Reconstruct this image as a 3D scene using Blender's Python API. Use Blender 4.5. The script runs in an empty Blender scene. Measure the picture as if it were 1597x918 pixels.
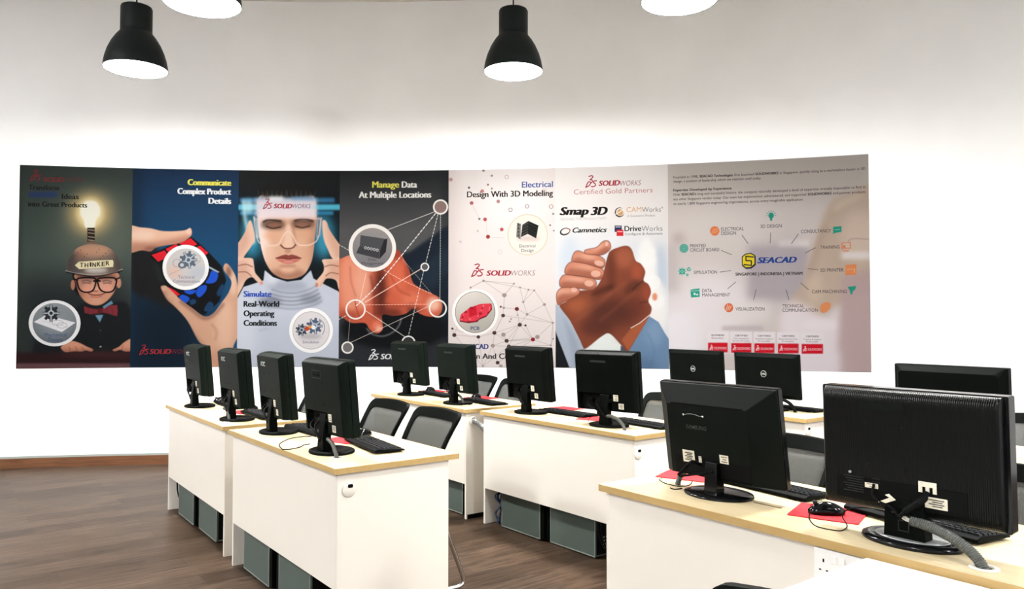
import bpy, bmesh, math, random
import numpy as np
from mathutils import Vector, Matrix

random.seed(7)
SC = bpy.context.scene
COL = SC.collection
pi = math.pi

# ------------------------------------------------------------------ camera, world, exposure
F_PX, PITCH, CAM_H = 1197.3, 0.0305, 1.3751
cam_data = bpy.data.cameras.new('camera')
cam_data.sensor_fit = 'HORIZONTAL'
cam_data.sensor_width = 36.0
cam_data.lens = 36.0 * F_PX / 1597.0
cam_data.clip_start = 0.05
cam = bpy.data.objects.new('camera', cam_data)
cam.location = (0, 0, CAM_H)
cam.rotation_euler = (pi / 2 + PITCH, 0, 0)
COL.objects.link(cam)
SC.camera = cam

world = bpy.data.worlds.new('world')
SC.world = world
world.use_nodes = True
world.node_tree.nodes['Background'].inputs[0].default_value = (1, .97, .92, 1)
world.node_tree.nodes['Background'].inputs[1].default_value = 0.3

SC.view_settings.view_transform = 'Standard'
SC.view_settings.look = 'None'
SC.view_settings.gamma = 1.0
SC.view_settings.use_curve_mapping = False
SC.view_settings.exposure = 0.10
LAMP_WATTS = 250.0           # emission strength of each pendant's diffuser
LAMP_COL = (1.0, .985, .955)
FILL_WATTS, FILL_COL = 250.0, (.985, .99, 1.0)     # added fill lights, unseen in the ceiling, to brighten the upper wall
FILL_LIGHTS = [(-5.0, 2.4, 'added fill light in the ceiling beyond the left edge of the view'), (-3.4, -1.8, 'added fill light in the ceiling behind the viewer, on the left'),
               (3.4, -1.2, 'added fill light in the ceiling behind the viewer, on the right'), (5.2, .9, 'added fill light in the ceiling beyond the right edge of the view')]
PRINT_ALBEDO = 0.325         # how light the printed inks are, as a share of their printed value

# ------------------------------------------------------------------ helpers
def srgb(r, g, b):
    def f(c):
        c /= 255.0
        return c / 12.92 if c <= .04045 else ((c + .055) / 1.055) ** 2.4
    return (f(r), f(g), f(b), 1.0)

MATS = {}
def mat(name, col, rough=.5, metal=0.0, spec=.5, var=.06, scale=14.0, bump=0.0, bscale=120.0, coat=0.0):
    m = bpy.data.materials.new(name)
    m.use_nodes = True
    nt = m.node_tree
    b = nt.nodes['Principled BSDF']
    tc = nt.nodes.new('ShaderNodeTexCoord')
    nz = nt.nodes.new('ShaderNodeTexNoise')
    nz.inputs['Scale'].default_value = scale
    nz.inputs['Detail'].default_value = 4
    nt.links.new(tc.outputs['Object'], nz.inputs['Vector'])
    rp = nt.nodes.new('ShaderNodeValToRGB')
    rp.color_ramp.elements[0].position = .3
    rp.color_ramp.elements[1].position = .7
    c = col if len(col) == 4 else (*col, 1)
    rp.color_ramp.elements[0].color = tuple(x * (1 - var) for x in c[:3]) + (1,)
    rp.color_ramp.elements[1].color = tuple(min(1, x * (1 + var)) for x in c[:3]) + (1,)
    nt.links.new(nz.outputs['Fac'], rp.inputs['Fac'])
    nt.links.new(rp.outputs['Color'], b.inputs['Base Color'])
    b.inputs['Roughness'].default_value = rough
    b.inputs['Metallic'].default_value = metal
    b.inputs['Specular IOR Level'].default_value = spec
    b.inputs['Coat Weight'].default_value = coat
    if bump:
        n2 = nt.nodes.new('ShaderNodeTexNoise')
        n2.inputs['Scale'].default_value = bscale
        nt.links.new(tc.outputs['Object'], n2.inputs['Vector'])
        bp = nt.nodes.new('ShaderNodeBump')
        bp.inputs['Strength'].default_value = bump
        bp.inputs['Distance'].default_value = .002
        nt.links.new(n2.outputs['Fac'], bp.inputs['Height'])
        nt.links.new(bp.outputs['Normal'], b.inputs['Normal'])
    MATS[name] = m
    return m

def lit(name, col, strength):
    m = bpy.data.materials.new(name)
    m.use_nodes = True
    nt = m.node_tree
    nt.nodes.remove(nt.nodes['Principled BSDF'])
    e = nt.nodes.new('ShaderNodeEmission')
    e.inputs[0].default_value = (*col, 1)
    e.inputs[1].default_value = strength
    nt.links.new(e.outputs[0], nt.nodes['Material Output'].inputs[0])
    return m

class MB:
    """collects verts and faces, then links them as ONE mesh object"""
    def __init__(s):
        s.v = []; s.f = []; s.sm = []
    def add(s, vs, fs, smooth=False, M=None):
        o = len(s.v)
        for p in vs:
            p = Vector(p)
            s.v.append(tuple(M @ p) if M is not None else tuple(p))
        for f in fs:
            s.f.append([o + i for i in f]); s.sm.append(smooth)
        return s
    def box(s, x0, x1, y0, y1, z0, z1, M=None):
        vs = [(x, y, z) for x in (x0, x1) for y in (y0, y1) for z in (z0, z1)]
        fs = [(0, 1, 3, 2), (4, 6, 7, 5), (0, 4, 5, 1), (2, 3, 7, 6), (0, 2, 6, 4), (1, 5, 7, 3)]
        return s.add(vs, fs, False, M)
    def loft(s, secs, cap=True, smooth=False, M=None, closed=False):
        n = len(secs[0]); vs = [p for q in secs for p in q]; fs = []
        m = len(secs)
        for i in range(m if closed else m - 1):
            a, b = i * n, ((i + 1) % m) * n
            for j in range(n):
                k = (j + 1) % n
                fs.append((a + j, a + k, b + k, b + j))
        if cap and not closed:
            fs.append(tuple(range(n - 1, -1, -1)))
            fs.append(tuple((m - 1) * n + j for j in range(n)))
        return s.add(vs, fs, smooth, M)
    def tube(s, path, r, n=8, smooth=True, M=None, cap=True, closed=False):
        P = [Vector(p) for p in path]; secs = []
        up = Vector((0, 0, 1)); prev = None
        for i, p in enumerate(P):
            if closed: t = P[(i + 1) % len(P)] - P[i - 1]
            elif i == 0: t = P[1] - p
            elif i == len(P) - 1: t = p - P[i - 1]
            else: t = (P[i + 1] - p).normalized() + (p - P[i - 1]).normalized()
            t = t.normalized()
            if prev is None:
                a = t.cross(up)
                if a.length < 1e-3: a = t.cross(Vector((1, 0, 0)))
            else:
                a = prev - t * prev.dot(t)
                if a.length < 1e-4: a = t.cross(up)
            a.normalize(); prev = a
            b = t.cross(a)
            rr = r[i] if isinstance(r, (list, tuple)) else r
            secs.append([p + (a * math.cos(2 * pi * k / n) + b * math.sin(2 * pi * k / n)) * rr for k in range(n)])
        return s.loft(secs, cap, smooth, M, closed)
    def lathe(s, prof, n=32, sx=1.0, sy=1.0, smooth=True, M=None, cap=True):
        secs = [[(r * sx * math.cos(2 * pi * k / n), r * sy * math.sin(2 * pi * k / n), z) for k in range(n)] for r, z in prof]
        return s.loft(secs, cap, smooth, M)
    def prism(s, pts, axis, a, b, M=None, smooth=False):
        def mk(p, t):
            return (t, p[0], p[1]) if axis == 'x' else (p[0], t, p[1]) if axis == 'y' else (p[0], p[1], t)
        return s.loft([[mk(p, a) for p in pts], [mk(p, b) for p in pts]], True, smooth, M)
    def build(s, name, m, parent=None, bevel=0, seg=2, autosmooth=False):
        me = bpy.data.meshes.new(name)
        me.from_pydata(s.v, [], s.f)
        me.polygons.foreach_set('use_smooth', s.sm)
        bm = bmesh.new(); bm.from_mesh(me)
        bmesh.ops.recalc_face_normals(bm, faces=bm.faces)
        bm.to_mesh(me); bm.free()
        me.materials.append(m)
        o = bpy.data.objects.new(name, me)
        COL.objects.link(o)
        if parent: o.parent = parent
        if bevel:
            b = o.modifiers.new('bevel', 'BEVEL'); b.width = bevel; b.segments = seg
            b.limit_method = 'ANGLE'; b.angle_limit = .6; b.harden_normals = False
        return o

def tag(o, label, cat, group=None):
    o['label'] = label; o['category'] = cat
    if group: o['group'] = group
    return o

def thing(name, label, cat, loc=(0, 0, 0), rz=0.0, group=None):
    o = bpy.data.objects.new(name, None)
    o.empty_display_size = .05
    COL.objects.link(o)
    o.location = loc; o.rotation_euler = (0, 0, rz)
    return tag(o, label, cat, group)

def structure(o):
    o['kind'] = 'structure'
    return o

def dup(root, loc, rz, label, group=None):
    """a copy of a thing with copies of its parts and sub-parts"""
    r = root.copy(); COL.objects.link(r)
    r.location = loc; r.rotation_euler = (0, 0, rz); r['label'] = label
    if group: r['group'] = group
    for ch in list(root.children):
        c = ch.copy(); COL.objects.link(c); c.parent = r
        for g in list(ch.children):
            d = g.copy(); COL.objects.link(d); d.parent = c
    return r

def rrect(w, h, r, n=4, cx=0, cy=0):
    out = []
    for k, (sx, sy) in enumerate(((1, 1), (-1, 1), (-1, -1), (1, -1))):
        for i in range(n + 1):
            a = pi / 2 * (k + i / n)
            out.append((cx + sx * (w / 2 - r) + r * math.cos(a), cy + sy * (h / 2 - r) + r * math.sin(a)))
    return out

def spline(pts, n=6):
    P = [Vector(p) for p in pts]; out = []
    for i in range(len(P) - 1):
        p0, p1, p2, p3 = P[max(i - 1, 0)], P[i], P[i + 1], P[min(i + 2, len(P) - 1)]
        for k in range(n):
            t = k / n
            out.append(.5 * ((2 * p1) + (p2 - p0) * t + (2 * p0 - 5 * p1 + 4 * p2 - p3) * t * t + (3 * p1 - p0 - 3 * p2 + p3) * t ** 3))
    out.append(P[-1])
    return out

def glyph_mesh(body, bold=0.0, shear=0.0, space=1.0):
    """outline of a word in Blender's built-in font as a flat mesh, cap height about 0.7"""
    cu = bpy.data.curves.new('word', 'FONT')
    cu.body = body; cu.size = 1.0; cu.offset = bold; cu.shear = shear; cu.space_character = space
    cu.resolution_u = 3
    ob = bpy.data.objects.new('word', cu); COL.objects.link(ob)
    dg = bpy.context.evaluated_depsgraph_get()
    me = bpy.data.meshes.new_from_object(ob.evaluated_get(dg))
    bpy.data.objects.remove(ob); bpy.data.curves.remove(cu)
    return me

def raised_word(name, body, width, height, thick, m, parent, M, bold=0.01, shear=0.0):
    """solid lettering, centred on M's origin, reading along M's x with M's y up, standing out along M's z"""
    me = glyph_mesh(body, bold, shear)
    v = np.array([x.co[:] for x in me.vertices])
    lo, hi = v.min(0), v.max(0)
    bm = bmesh.new(); bm.from_mesh(me)
    sx, sy = width / (hi[0] - lo[0]), height / (hi[1] - lo[1])
    for x in bm.verts:
        x.co = Vector(((x.co.x - (lo[0] + hi[0]) / 2) * sx, (x.co.y - (lo[1] + hi[1]) / 2) * sy, 0))
    r = bmesh.ops.extrude_face_region(bm, geom=bm.faces[:])
    for e in r['geom']:
        if isinstance(e, bmesh.types.BMVert): e.co.z += thick
    bmesh.ops.recalc_face_normals(bm, faces=bm.faces)
    for x in bm.verts: x.co = M @ x.co
    bm.to_mesh(me); bm.free()
    me.materials.clear(); me.materials.append(m)
    o = bpy.data.objects.new(name, me); COL.objects.link(o)
    o.parent = parent
    return o

# ------------------------------------------------------------------ the plan of the room
WCX, WCY, WR = -1.626, -7.715, 15.087          # centre and radius of the curved wall
ROOM_X0, ROOM_X1, ROOM_Y0, CEIL = -6.6, 6.6, -3.4, 4.44
def wall_y(x): return WCY + math.sqrt(WR * WR - (x - WCX) ** 2)
DESK_L, DESK_D, DESK_H = 1.41, .614, .75
DESKS = {'A': (-2.503, 5.568, .638), 'B': (-1.587, 4.320, .651), 'C': (-1.170, 6.385, .649),
         'D': (-.219, 5.196, .666), 'E': (.969, 5.890, .645), 'F': (.326, 2.912, .659)}
def dw(n, l, d, z=0.0):
    """l metres along desk n's panel side, d metres in towards its user"""
    x, y, t = DESKS[n]
    return Vector((x + l * math.sin(t) + d * math.cos(t), y - l * math.cos(t) + d * math.sin(t), z))
def drot(n): return DESKS[n][2]
_g = dw('F', .2, 1.62)
DESKS['G'] = (_g.x, _g.y, .659)

# ------------------------------------------------------------------ the printed banner, drawn in metres along the wall
BZ0, BZ1 = .909, 2.794                      # bottom and top of the print
def on_wall(px, py):
    """where the sight line of a point of the survey photo meets the curved wall -> (metres along wall, height)"""
    px = np.asarray(px, float); py = np.asarray(py, float)
    X = (px - 798.5) / F_PX; U = -(py - 459.0) / F_PX
    p = -PITCH
    dx, dy, dz = X, math.cos(p) + U * math.sin(p), U * math.cos(p) - math.sin(p)
    A = dx * dx + dy * dy; B = -2 * (dx * WCX + dy * WCY); C = WCX ** 2 + WCY ** 2 - WR ** 2
    t = (-B + np.sqrt(B * B - 4 * A * C)) / (2 * A)
    return np.arctan2(dx * t - WCX, dy * t - WCY) * WR, CAM_H + t * dz
PANEL_PX = [28.3, 205, 371, 529, 699.5, 866, 1042, 1356.5]
PANEL_S = [float(on_wall(x, 420)[0]) for x in PANEL_PX]
S0, S1 = PANEL_S[0], PANEL_S[-1]
PPM = 430.0
CW, CH = int((S1 - S0) * PPM), int((BZ1 - BZ0) * PPM)
ART = np.zeros((CH, CW, 3), np.float32)
PXS = 2.6                                    # canvas pixels per survey pixel
CLIP = [0, CW]; INSIDE = [None]
def cv(pts):
    a = np.asarray(pts, float)
    s, z = on_wall(a[:, 0], a[:, 1])
    return np.stack([(s - S0) * PPM, (BZ1 - z) * PPM], 1)
def cover(E, pad=2):
    """anti-aliased even-odd coverage of an outline given as edges"""
    x0 = int(max(math.floor(min(E[:, 0].min(), E[:, 2].min())) - pad, -60)); x1 = int(min(math.ceil(max(E[:, 0].max(), E[:, 2].max())) + pad, CW + 60))
    y0 = int(max(math.floor(min(E[:, 1].min(), E[:, 3].min())) - pad, -60)); y1 = int(min(math.ceil(max(E[:, 1].max(), E[:, 3].max())) + pad, CH + 60))
    if x1 <= x0 or y1 <= y0: return None
    SV, SH = 3, 4
    w = x1 - x0; m = np.zeros((y1 - y0, w), np.float32)
    ex0, ey0, ex1, ey1 = E.T
    lo = np.minimum(ey0, ey1); hi = np.maximum(ey0, ey1)
    for r in range(y1 - y0):
        acc = np.zeros(w * SH + 1, np.float32)
        for k in range(SV):
            y = y0 + r + (k + .5) / SV
            q = (lo <= y) & (hi > y)
            if not q.any(): continue
            xs = np.sort(ex0[q] + (y - ey0[q]) * (ex1[q] - ex0[q]) / (ey1[q] - ey0[q]))
            ix = np.clip(np.round((xs - x0) * SH).astype(int), 0, w * SH)
            sg = np.where(np.arange(len(ix)) % 2 == 0, 1, -1).astype(np.float32)
            np.add.at(acc, ix, sg)
        m[r] = np.cumsum(acc)[:-1].reshape(w, SH).mean(1) / SV
    return m, x0, y0
def blurred(m, r):
    r = int(round(r))
    if r < 1: return m
    for ax in (0, 1):
        for _ in range(3):
            n = 2 * r + 1
            pw = [(0, 0), (0, 0)]; pw[ax] = (r + 1, r)
            c = np.cumsum(np.pad(m, pw), axis=ax)
            m = (c[n:] - c[:-n]) / n if ax == 0 else (c[:, n:] - c[:, :-n]) / n
    return m
def lay(m, x0, y0, col, a):
    h, w = m.shape
    ax0, ay0 = max(x0, int(CLIP[0])), max(y0, 0); ax1, ay1 = min(x0 + w, int(CLIP[1]), CW), min(y0 + h, CH)
    if ax1 <= ax0 or ay1 <= ay0: return
    mm = m[ay0 - y0:ay1 - y0, ax0 - x0:ax1 - x0] * a
    if INSIDE[0] is not None: mm = mm * INSIDE[0][ay0:ay1, ax0:ax1]
    c = np.asarray(col, np.float32)
    if c.ndim == 3: c = c[ay0 - y0:ay1 - y0, ax0 - x0:ax1 - x0]
    T = ART[ay0:ay1, ax0:ax1]
    T += (c - T) * mm[..., None]
def closed_edges(c):
    return np.concatenate([c, np.roll(c, -1, 0)], 1)
def smooth_loop(pts, n=5):
    P = np.asarray(pts, float); out = []
    L = len(P)
    for i in range(L):
        p0, p1, p2, p3 = P[i - 1], P[i], P[(i + 1) % L], P[(i + 2) % L]
        for k in range(n):
            t = k / n
            out.append(.5 * (2 * p1 + (p2 - p0) * t + (2 * p0 - 5 * p1 + 4 * p2 - p3) * t * t + (3 * p1 - p0 - 3 * p2 + p3) * t ** 3))
    return np.array(out)
def poly(pts, col, a=1.0, blur=0.0, sm=False, grad=None):
    c = cv(smooth_loop(pts) if sm else pts)
    r = blur * PXS / 2
    q = cover(closed_edges(c), int(3 * r) + 3)
    if q is None: return
    m, x0, y0 = q
    m = blurred(m, r)
    if grad:
        (g0, g1) = cv([grad[0][:2], grad[1][:2]])
        d = g1 - g0; L2 = (d ** 2).sum()
        yy, xx = np.mgrid[y0:y0 + m.shape[0], x0:x0 + m.shape[1]]
        t = np.clip(((xx - g0[0]) * d[0] + (yy - g0[1]) * d[1]) / L2, 0, 1)[..., None]
        col = np.asarray(grad[0][2], np.float32) * (1 - t) + np.asarray(grad[1][2], np.float32) * t
    lay(m, x0, y0, col, a)
def ell_pts(x, y, rx, ry, rot=0.0, n=36):
    cr, sr = math.cos(rot), math.sin(rot)
    return [(x + rx * math.cos(t) * cr - ry * math.sin(t) * sr, y + rx * math.cos(t) * sr + ry * math.sin(t) * cr) for t in np.linspace(0, 2 * pi, n, endpoint=False)]
def ell(x, y, rx, ry, col, a=1.0, blur=0.0, rot=0.0, grad=None):
    poly(ell_pts(x, y, rx, ry, rot), col, a, blur, False, grad)
def rect(x0, y0, x1, y1, col, a=1.0, blur=0.0, grad=None):
    n = max(2, int((x1 - x0) / 30) + 1)
    xs = np.linspace(x0, x1, n)
    poly([(x, y0) for x in xs] + [(x, y1) for x in xs[::-1]], col, a, blur, False, grad)
def stroke(pts, col, w=1.0, a=1.0, blur=0.0, dash=None, closed=False, sm=False):
    P = [tuple(p) for p in pts]
    if sm: P = [tuple(p[:2]) for p in spline([(x, y, 0) for x, y in P], 5)]
    if closed: P = P + [P[0]]
    if dash:
        on, off = dash; seg = []
        for (xa, ya), (xb, yb) in zip(P, P[1:]):
            L = math.hypot(xb - xa, yb - ya); t = 0
            while t < L:
                u = min(t + on, L)
                seg.append([(xa + (xb - xa) * t / L, ya + (yb - ya) * t / L), (xa + (xb - xa) * u / L, ya + (yb - ya) * u / L)])
                t += on + off
        for s in seg: stroke(s, col, w, a, blur)
        return
    c = cv(P); hw = w * PXS / 2; r = blur * PXS / 2; pad = int(hw + 3 * r + 3)
    x0, y0 = np.floor(c.min(0)).astype(int) - pad; x1, y1 = np.ceil(c.max(0)).astype(int) + pad
    m = np.zeros((y1 - y0, x1 - x0), np.float32)
    for p, q in zip(c, c[1:]):
        bx0, by0 = np.floor(np.minimum(p, q)).astype(int) - int(hw + 2) - (x0, y0); bx1, by1 = np.ceil(np.maximum(p, q)).astype(int) + int(hw + 3) - (x0, y0)
        bx0, by0 = max(bx0, 0), max(by0, 0)
        yy, xx = np.mgrid[by0:by1, bx0:bx1]
        X = xx + x0 + .5 - p[0]; Y = yy + y0 + .5 - p[1]; d = q - p; L2 = max((d ** 2).sum(), 1e-9)
        t = np.clip((X * d[0] + Y * d[1]) / L2, 0, 1)
        D = np.hypot(X - t * d[0], Y - t * d[1])
        S = m[by0:by1, bx0:bx1]
        np.maximum(S, np.clip(hw - D + .5, 0, 1)[:S.shape[0], :S.shape[1]], out=S)
    lay(blurred(m, r), x0, y0, col, a)
def ring(x, y, rx, ry, col, w, a=1.0):
    stroke(ell_pts(x, y, rx, ry, 0, 44), col, w, a, 0, None, True)
def stencil(pts=None, sm=True):
    if pts is None: INSIDE[0] = None; return
    INSIDE[0] = None
    M = np.zeros((CH, CW), np.float32)
    q = cover(closed_edges(cv(smooth_loop(pts) if sm else pts)))
    m, x0, y0 = q
    ax0, ay0 = max(x0, 0), max(y0, 0); ax1, ay1 = min(x0 + m.shape[1], CW), min(y0 + m.shape[0], CH)
    M[ay0:ay1, ax0:ax1] = m[ay0 - y0:ay1 - y0, ax0 - x0:ax1 - x0]
    INSIDE[0] = M
def word(body, x0, x1, ybase, cap, col, bold=0.0, shear=0.0, a=1.0, blur=0.0, space=1.0, xref=None):
    """a word fitted between two survey columns, standing on a base line, capitals `cap` survey pixels tall"""
    me = glyph_mesh(body, min(bold, 0.0), shear, space)
    v = np.array([p.co[:2] for p in me.vertices]); cnt = {}
    for pl in me.polygons:
        for e in pl.edge_keys: cnt[e] = cnt.get(e, 0) + 1
    E = np.array([e for e, n in cnt.items() if n == 1])
    bpy.data.meshes.remove(me)
    lo, hi = v.min(0), v.max(0)
    fat = max(bold, 0.0)
    xr = x0 if xref is None else xref
    a0 = cv([(x0, ybase)])[0]; a0[1] = cv([(xr, ybase)])[0][1]; a1 = cv([(x1, ybase)])[0]; at = cv([(xr, ybase - cap)])[0]
    sx = (a1[0] - a0[0]) / (hi[0] - lo[0]); sy = (a0[1] - at[1]) / .73
    P = np.stack([a0[0] + (v[:, 0] - lo[0]) * sx, a0[1] - v[:, 1] * sy], 1)
    ed = np.concatenate([P[E[:, 0]], P[E[:, 1]]], 1)
    r = blur * PXS / 2
    k = fat * sy * 1.3
    q = cover(ed, int(3 * r + k) + 4)
    if q is None: return
    m = q[0]
    if k > .15:                              # heavier weight: spread the strokes sideways
        base = m
        for t in (-1, -.5, .5, 1):
            d = k * t; i0 = math.floor(d); f = d - i0
            m = np.maximum(m, np.roll(base, i0, 1) * (1 - f) + np.roll(base, i0 + 1, 1) * f)
    lay(blurred(m, r), q[1], q[2], col, a)
def emblem(x0, y0, x1, y1, col, w=1.2, a=1.0):
    """the looping three-letter monogram that stands before the company name"""
    f = lambda u, v: (x0 + (x1 - x0) * u, y0 + (y1 - y0) * v)
    for pts in ([(.30, .06), (.55, .0), (.66, .10), (.52, .26), (.40, .36), (.56, .36), (.62, .48), (.46, .66)],
                [(.02, 1.0), (.20, .62), (.30, .52), (.44, .58), (.40, .76), (.26, .90), (.02, 1.0)],
                [(.99, .44), (.78, .46), (.70, .58), (.86, .70), (.88, .84), (.74, .94), (.52, .94)]):
        stroke([f(*p) for p in pts], col, w, a, 0, None, False, True)
def company(gx0, gy0, gx1, gy1, x0, x1, yb, cap, col, thin, w=1.3, a=1.0):
    emblem(gx0, gy0, gx1, gy1, col, w, a)
    xm = x0 + (x1 - x0) * .50
    word('SOLID', x0, xm - .4, yb, cap, col, .035, .2, a)
    word('WORKS', xm + .4, x1, yb, cap, thin, -.008, .2, a)
def gear(x, y, r, col, lite, n=9):
    pts = []
    for k in range(n):
        for da, rr in ((-.30, .74), (-.2, 1.0), (.2, 1.0), (.30, .74)):
            t = 2 * pi * (k + da) / n
            pts.append((x + r * rr * math.cos(t), y + r * rr * math.sin(t)))
    poly(pts, col)
    for k in range(0, n, 2):
        t = 2 * pi * k / n
        stroke([(x + r * .3 * math.cos(t), y + r * .3 * math.sin(t)), (x + r * .9 * math.cos(t), y + r * .9 * math.sin(t))], lite, r * .16, .9)
    ell(x, y, r * .36, r * .36, lite); ell(x, y, r * .2, r * .2, col)
def panel(i):
    CLIP[0] = round((PANEL_S[i] - S0) * PPM); CLIP[1] = round((PANEL_S[i + 1] - S0) * PPM)
    INSIDE[0] = None

# ---- panel with the boy
panel(0)
rect(20, 230, 215, 600, 0, grad=((110, 250, (56, 64, 60)), (110, 420, (76, 88, 82))))
rect(20, 430, 215, 600, (34, 38, 40), .9, 40)
rect(20, 240, 34, 600, (40, 48, 40), .5, 6)
ell(150, 350, 62, 60, (112, 116, 100), .55, 30)
ell(141, 333, 34, 34, (224, 190, 126), .75, 16)
ell(141, 332, 21, 24, (255, 236, 180), .9, 8)
poly([(48, 560), (60, 522), (84, 500), (118, 480), (140, 470), (175, 470), (205, 484), (215, 600), (40, 600)], (26, 29, 31), 1, 3, True)
rect(20, 549, 215, 600, (46, 26, 28), 1, 4)
rect(20, 566, 215, 600, (120, 84, 88), .8, 2)
ell(155, 552, 60, 4, (92, 48, 46), .5, 6)
poly([(141, 313), (150, 315), (156, 324), (156, 335), (150, 344), (147, 355), (134, 355), (131, 344), (126, 335), (126, 324), (132, 315)], (255, 252, 236), 1, 1.5, True)
rect(136.5, 355, 148, 379, (46, 38, 34))
for y in (358, 363, 369, 374): stroke([(138, y), (147, y + 1)], (186, 164, 136), 1.6, .8)
ell(143, 379, 8, 3, (120, 96, 84))
hair = [(113, 424), (116, 452), (123, 462), (124, 430), (180, 428), (181, 450), (186, 440), (187, 420)]
poly(hair, (22, 20, 20), 1, .6)
ell(114, 444, 3.5, 8, (176, 118, 96), 1, .8); ell(185.5, 441, 4, 8, (196, 138, 112), 1, .8)
face = [(121, 424), (120, 444), (125, 460), (136, 472), (150, 476), (163, 472), (176, 459), (182, 444), (182, 424)]
poly(face, (206, 148, 120), 1, .5, True)
stencil(face)
ell(124, 448, 8, 24, (136, 84, 66), .6, 7); ell(181, 446, 6, 22, (150, 96, 76), .5, 6)
ell(150, 432, 30, 6, (70, 44, 36), .7, 5)
ell(136, 450, 8, 6, (224, 146, 118), .8, 4); ell(167, 450, 8, 6, (228, 152, 124), .8, 4)
ell(149, 451, 6, 4, (226, 168, 140), .9, 2); ell(149, 453.5, 5, 1.3, (120, 62, 50), .6, 1)
ell(150, 469, 10, 5, (216, 160, 132), .8, 4)
stroke([(138, 457), (144, 459.6), (151, 460), (158, 459.2), (164, 456.6)], (96, 36, 34), 1.5, .9, .5, None, False, True)
stroke([(142, 462.6), (151, 463.4), (159, 462)], (176, 96, 82), 1.6, .8, 1)
stencil()
for x in (135.5, 167.5):
    stroke([(x - 7, 438.5), (x - 1, 437), (x + 7, 439)], (60, 34, 30), 1.6, .9, .6, None, False, True)
    stroke([(x - 6, 441.4), (x, 440.6), (x + 6, 441.6)], (40, 26, 26), 1.4, .9, .4)
    poly([(x - 13, 434), (x + 12, 433.5), (x + 13.5, 443), (x + 9, 453), (x - 1, 455.5), (x - 10, 452), (x - 14, 443)], (240, 190, 180), .22, 0, True)
    P = smooth_loop([(x - 13, 434), (x + 12, 433.5), (x + 13.5, 443), (x + 9, 453), (x - 1, 455.5), (x - 10, 452), (x - 14, 443)])
    stroke(P, (24, 18, 20), 2.3, 1, 0, None, True)
stroke([(147, 438), (151.5, 436.5), (156, 438)], (24, 18, 20), 2.6)
stroke([(121, 437), (115, 434)], (24, 18, 20), 2.2); stroke([(180, 436), (186, 433)], (24, 18, 20), 2.2)
dome = [(104, 421), (106, 408), (112, 397), (120, 387), (131, 382), (143, 380), (163, 383), (177, 391), (185, 404), (190, 419), (180, 424), (148, 428), (116, 426)]
poly(dome, (112, 98, 90), 1, .5, True)
stencil(dome)
ell(145, 390, 30, 11, (208, 156, 122), .8, 8); ell(124, 398, 8, 7, (140, 96, 78), .6, 5)
ell(110, 410, 8, 20, (66, 60, 58), .8, 7); ell(186, 408, 8, 20, (70, 62, 60), .8, 7)
ell(150, 421, 18, 5, (214, 206, 198), .85, 5); ell(120, 420, 10, 5, (80, 74, 72), .7, 4)
for k in range(26):
    ell(112 + (k * 37) % 72, 388 + (k * 23) % 32, .9, .9, (70, 58, 54), .6)
stencil()
stroke([(103, 422), (120, 426), (148, 428.5), (175, 425.5), (191, 419.5)], (180, 172, 166), 1.5, .9, 0, None, False, True)
stroke([(104, 424), (148, 431), (190, 422)], (20, 18, 18), 2, .8, .8, None, False, True)
poly([(117, 413.5), (123, 408), (150, 406), (176, 405), (177.5, 409), (176.5, 416), (150, 417.5), (124, 419.5)], (230, 220, 178))
for ch, x, y in zip('THINKER', (125, 132.5, 140.5, 144.5, 152, 159, 165.5), (416.2, 416.6, 415.6, 416, 415, 414.8, 413.4)):
    word(ch, x, x + (2.0 if ch == 'I' else 5.2), y, 7.2, (48, 34, 30), .02)
poly([(131, 476.5), (140, 480), (152, 482), (158, 481), (170, 476), (183, 475), (184, 485), (183, 493), (170, 489), (160, 487), (154, 488), (142, 490), (132, 487.5)], (128, 48, 54), 1, .5)
poly([(152, 481), (160, 480.5), (161, 488), (153, 489)], (92, 32, 38), 1, .5)
for x in (138, 145, 166, 175): stroke([(x, 480), (x + 1, 489)], (86, 30, 36), 1, .6, .8)
poly([(160, 478), (174, 468.5), (177, 473), (168, 477), (163, 481)], (104, 146, 172), 1, .6)
poly([(148.5, 491), (161.5, 490.5), (156, 502.5)], (112, 150, 178), 1, .5)
ell(157, 540, 2, 1.4, (150, 150, 148)); ell(157, 515, 1.6, 1.2, (80, 82, 84))
for P in ([(95, 541), (104, 534), (112, 531), (124, 534), (136, 540), (145, 544), (143, 547.5), (134, 546), (127, 547.5), (117, 547), (109, 548), (101, 548)],
          [(176, 545), (186, 540), (194, 533), (206, 528), (206, 545), (196, 547.5), (188, 545), (180, 547)]):
    poly(P, (212, 150, 122), 1, .6, True)
    stencil(P); rect(90, 543, 210, 552, (150, 92, 72), .6, 4); stencil()
for a, b in (((108, 540), (110, 547)), ((118, 540), (121, 547)), ((128, 541), (132, 547)), ((192, 538), (190, 545))):
    stroke([a, b], (120, 70, 56), 1, .7, .6)
ell(85.5, 503.5, 40.5, 36, (248, 248, 250))
ell(85.5, 503.5, 34.4, 31.4, 0, grad=((85, 474, (150, 156, 160)), (85, 535, (96, 104, 112))))
ell(85, 508, 24, 18, (178, 184, 190), .5, 14)
poly([(53, 501.7), (72, 490.5), (118, 502.6), (96.7, 517.4)], (238, 238, 242))
ring(90, 503, 9, 4, (170, 170, 178), .6); ring(97, 507, 8, 4.2, (150, 150, 160), .6); stroke([(66, 500), (108, 510)], (190, 190, 198), .5)
gear(80, 488, 13.5, (44, 48, 54), (196, 202, 208), 8)
word('Mechanical', 70, 104, 524.4, 6, (64, 82, 128), 0, 0, .9); word('Design', 76, 97, 531.6, 6, (64, 82, 128), 0, 0, .9)
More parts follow.
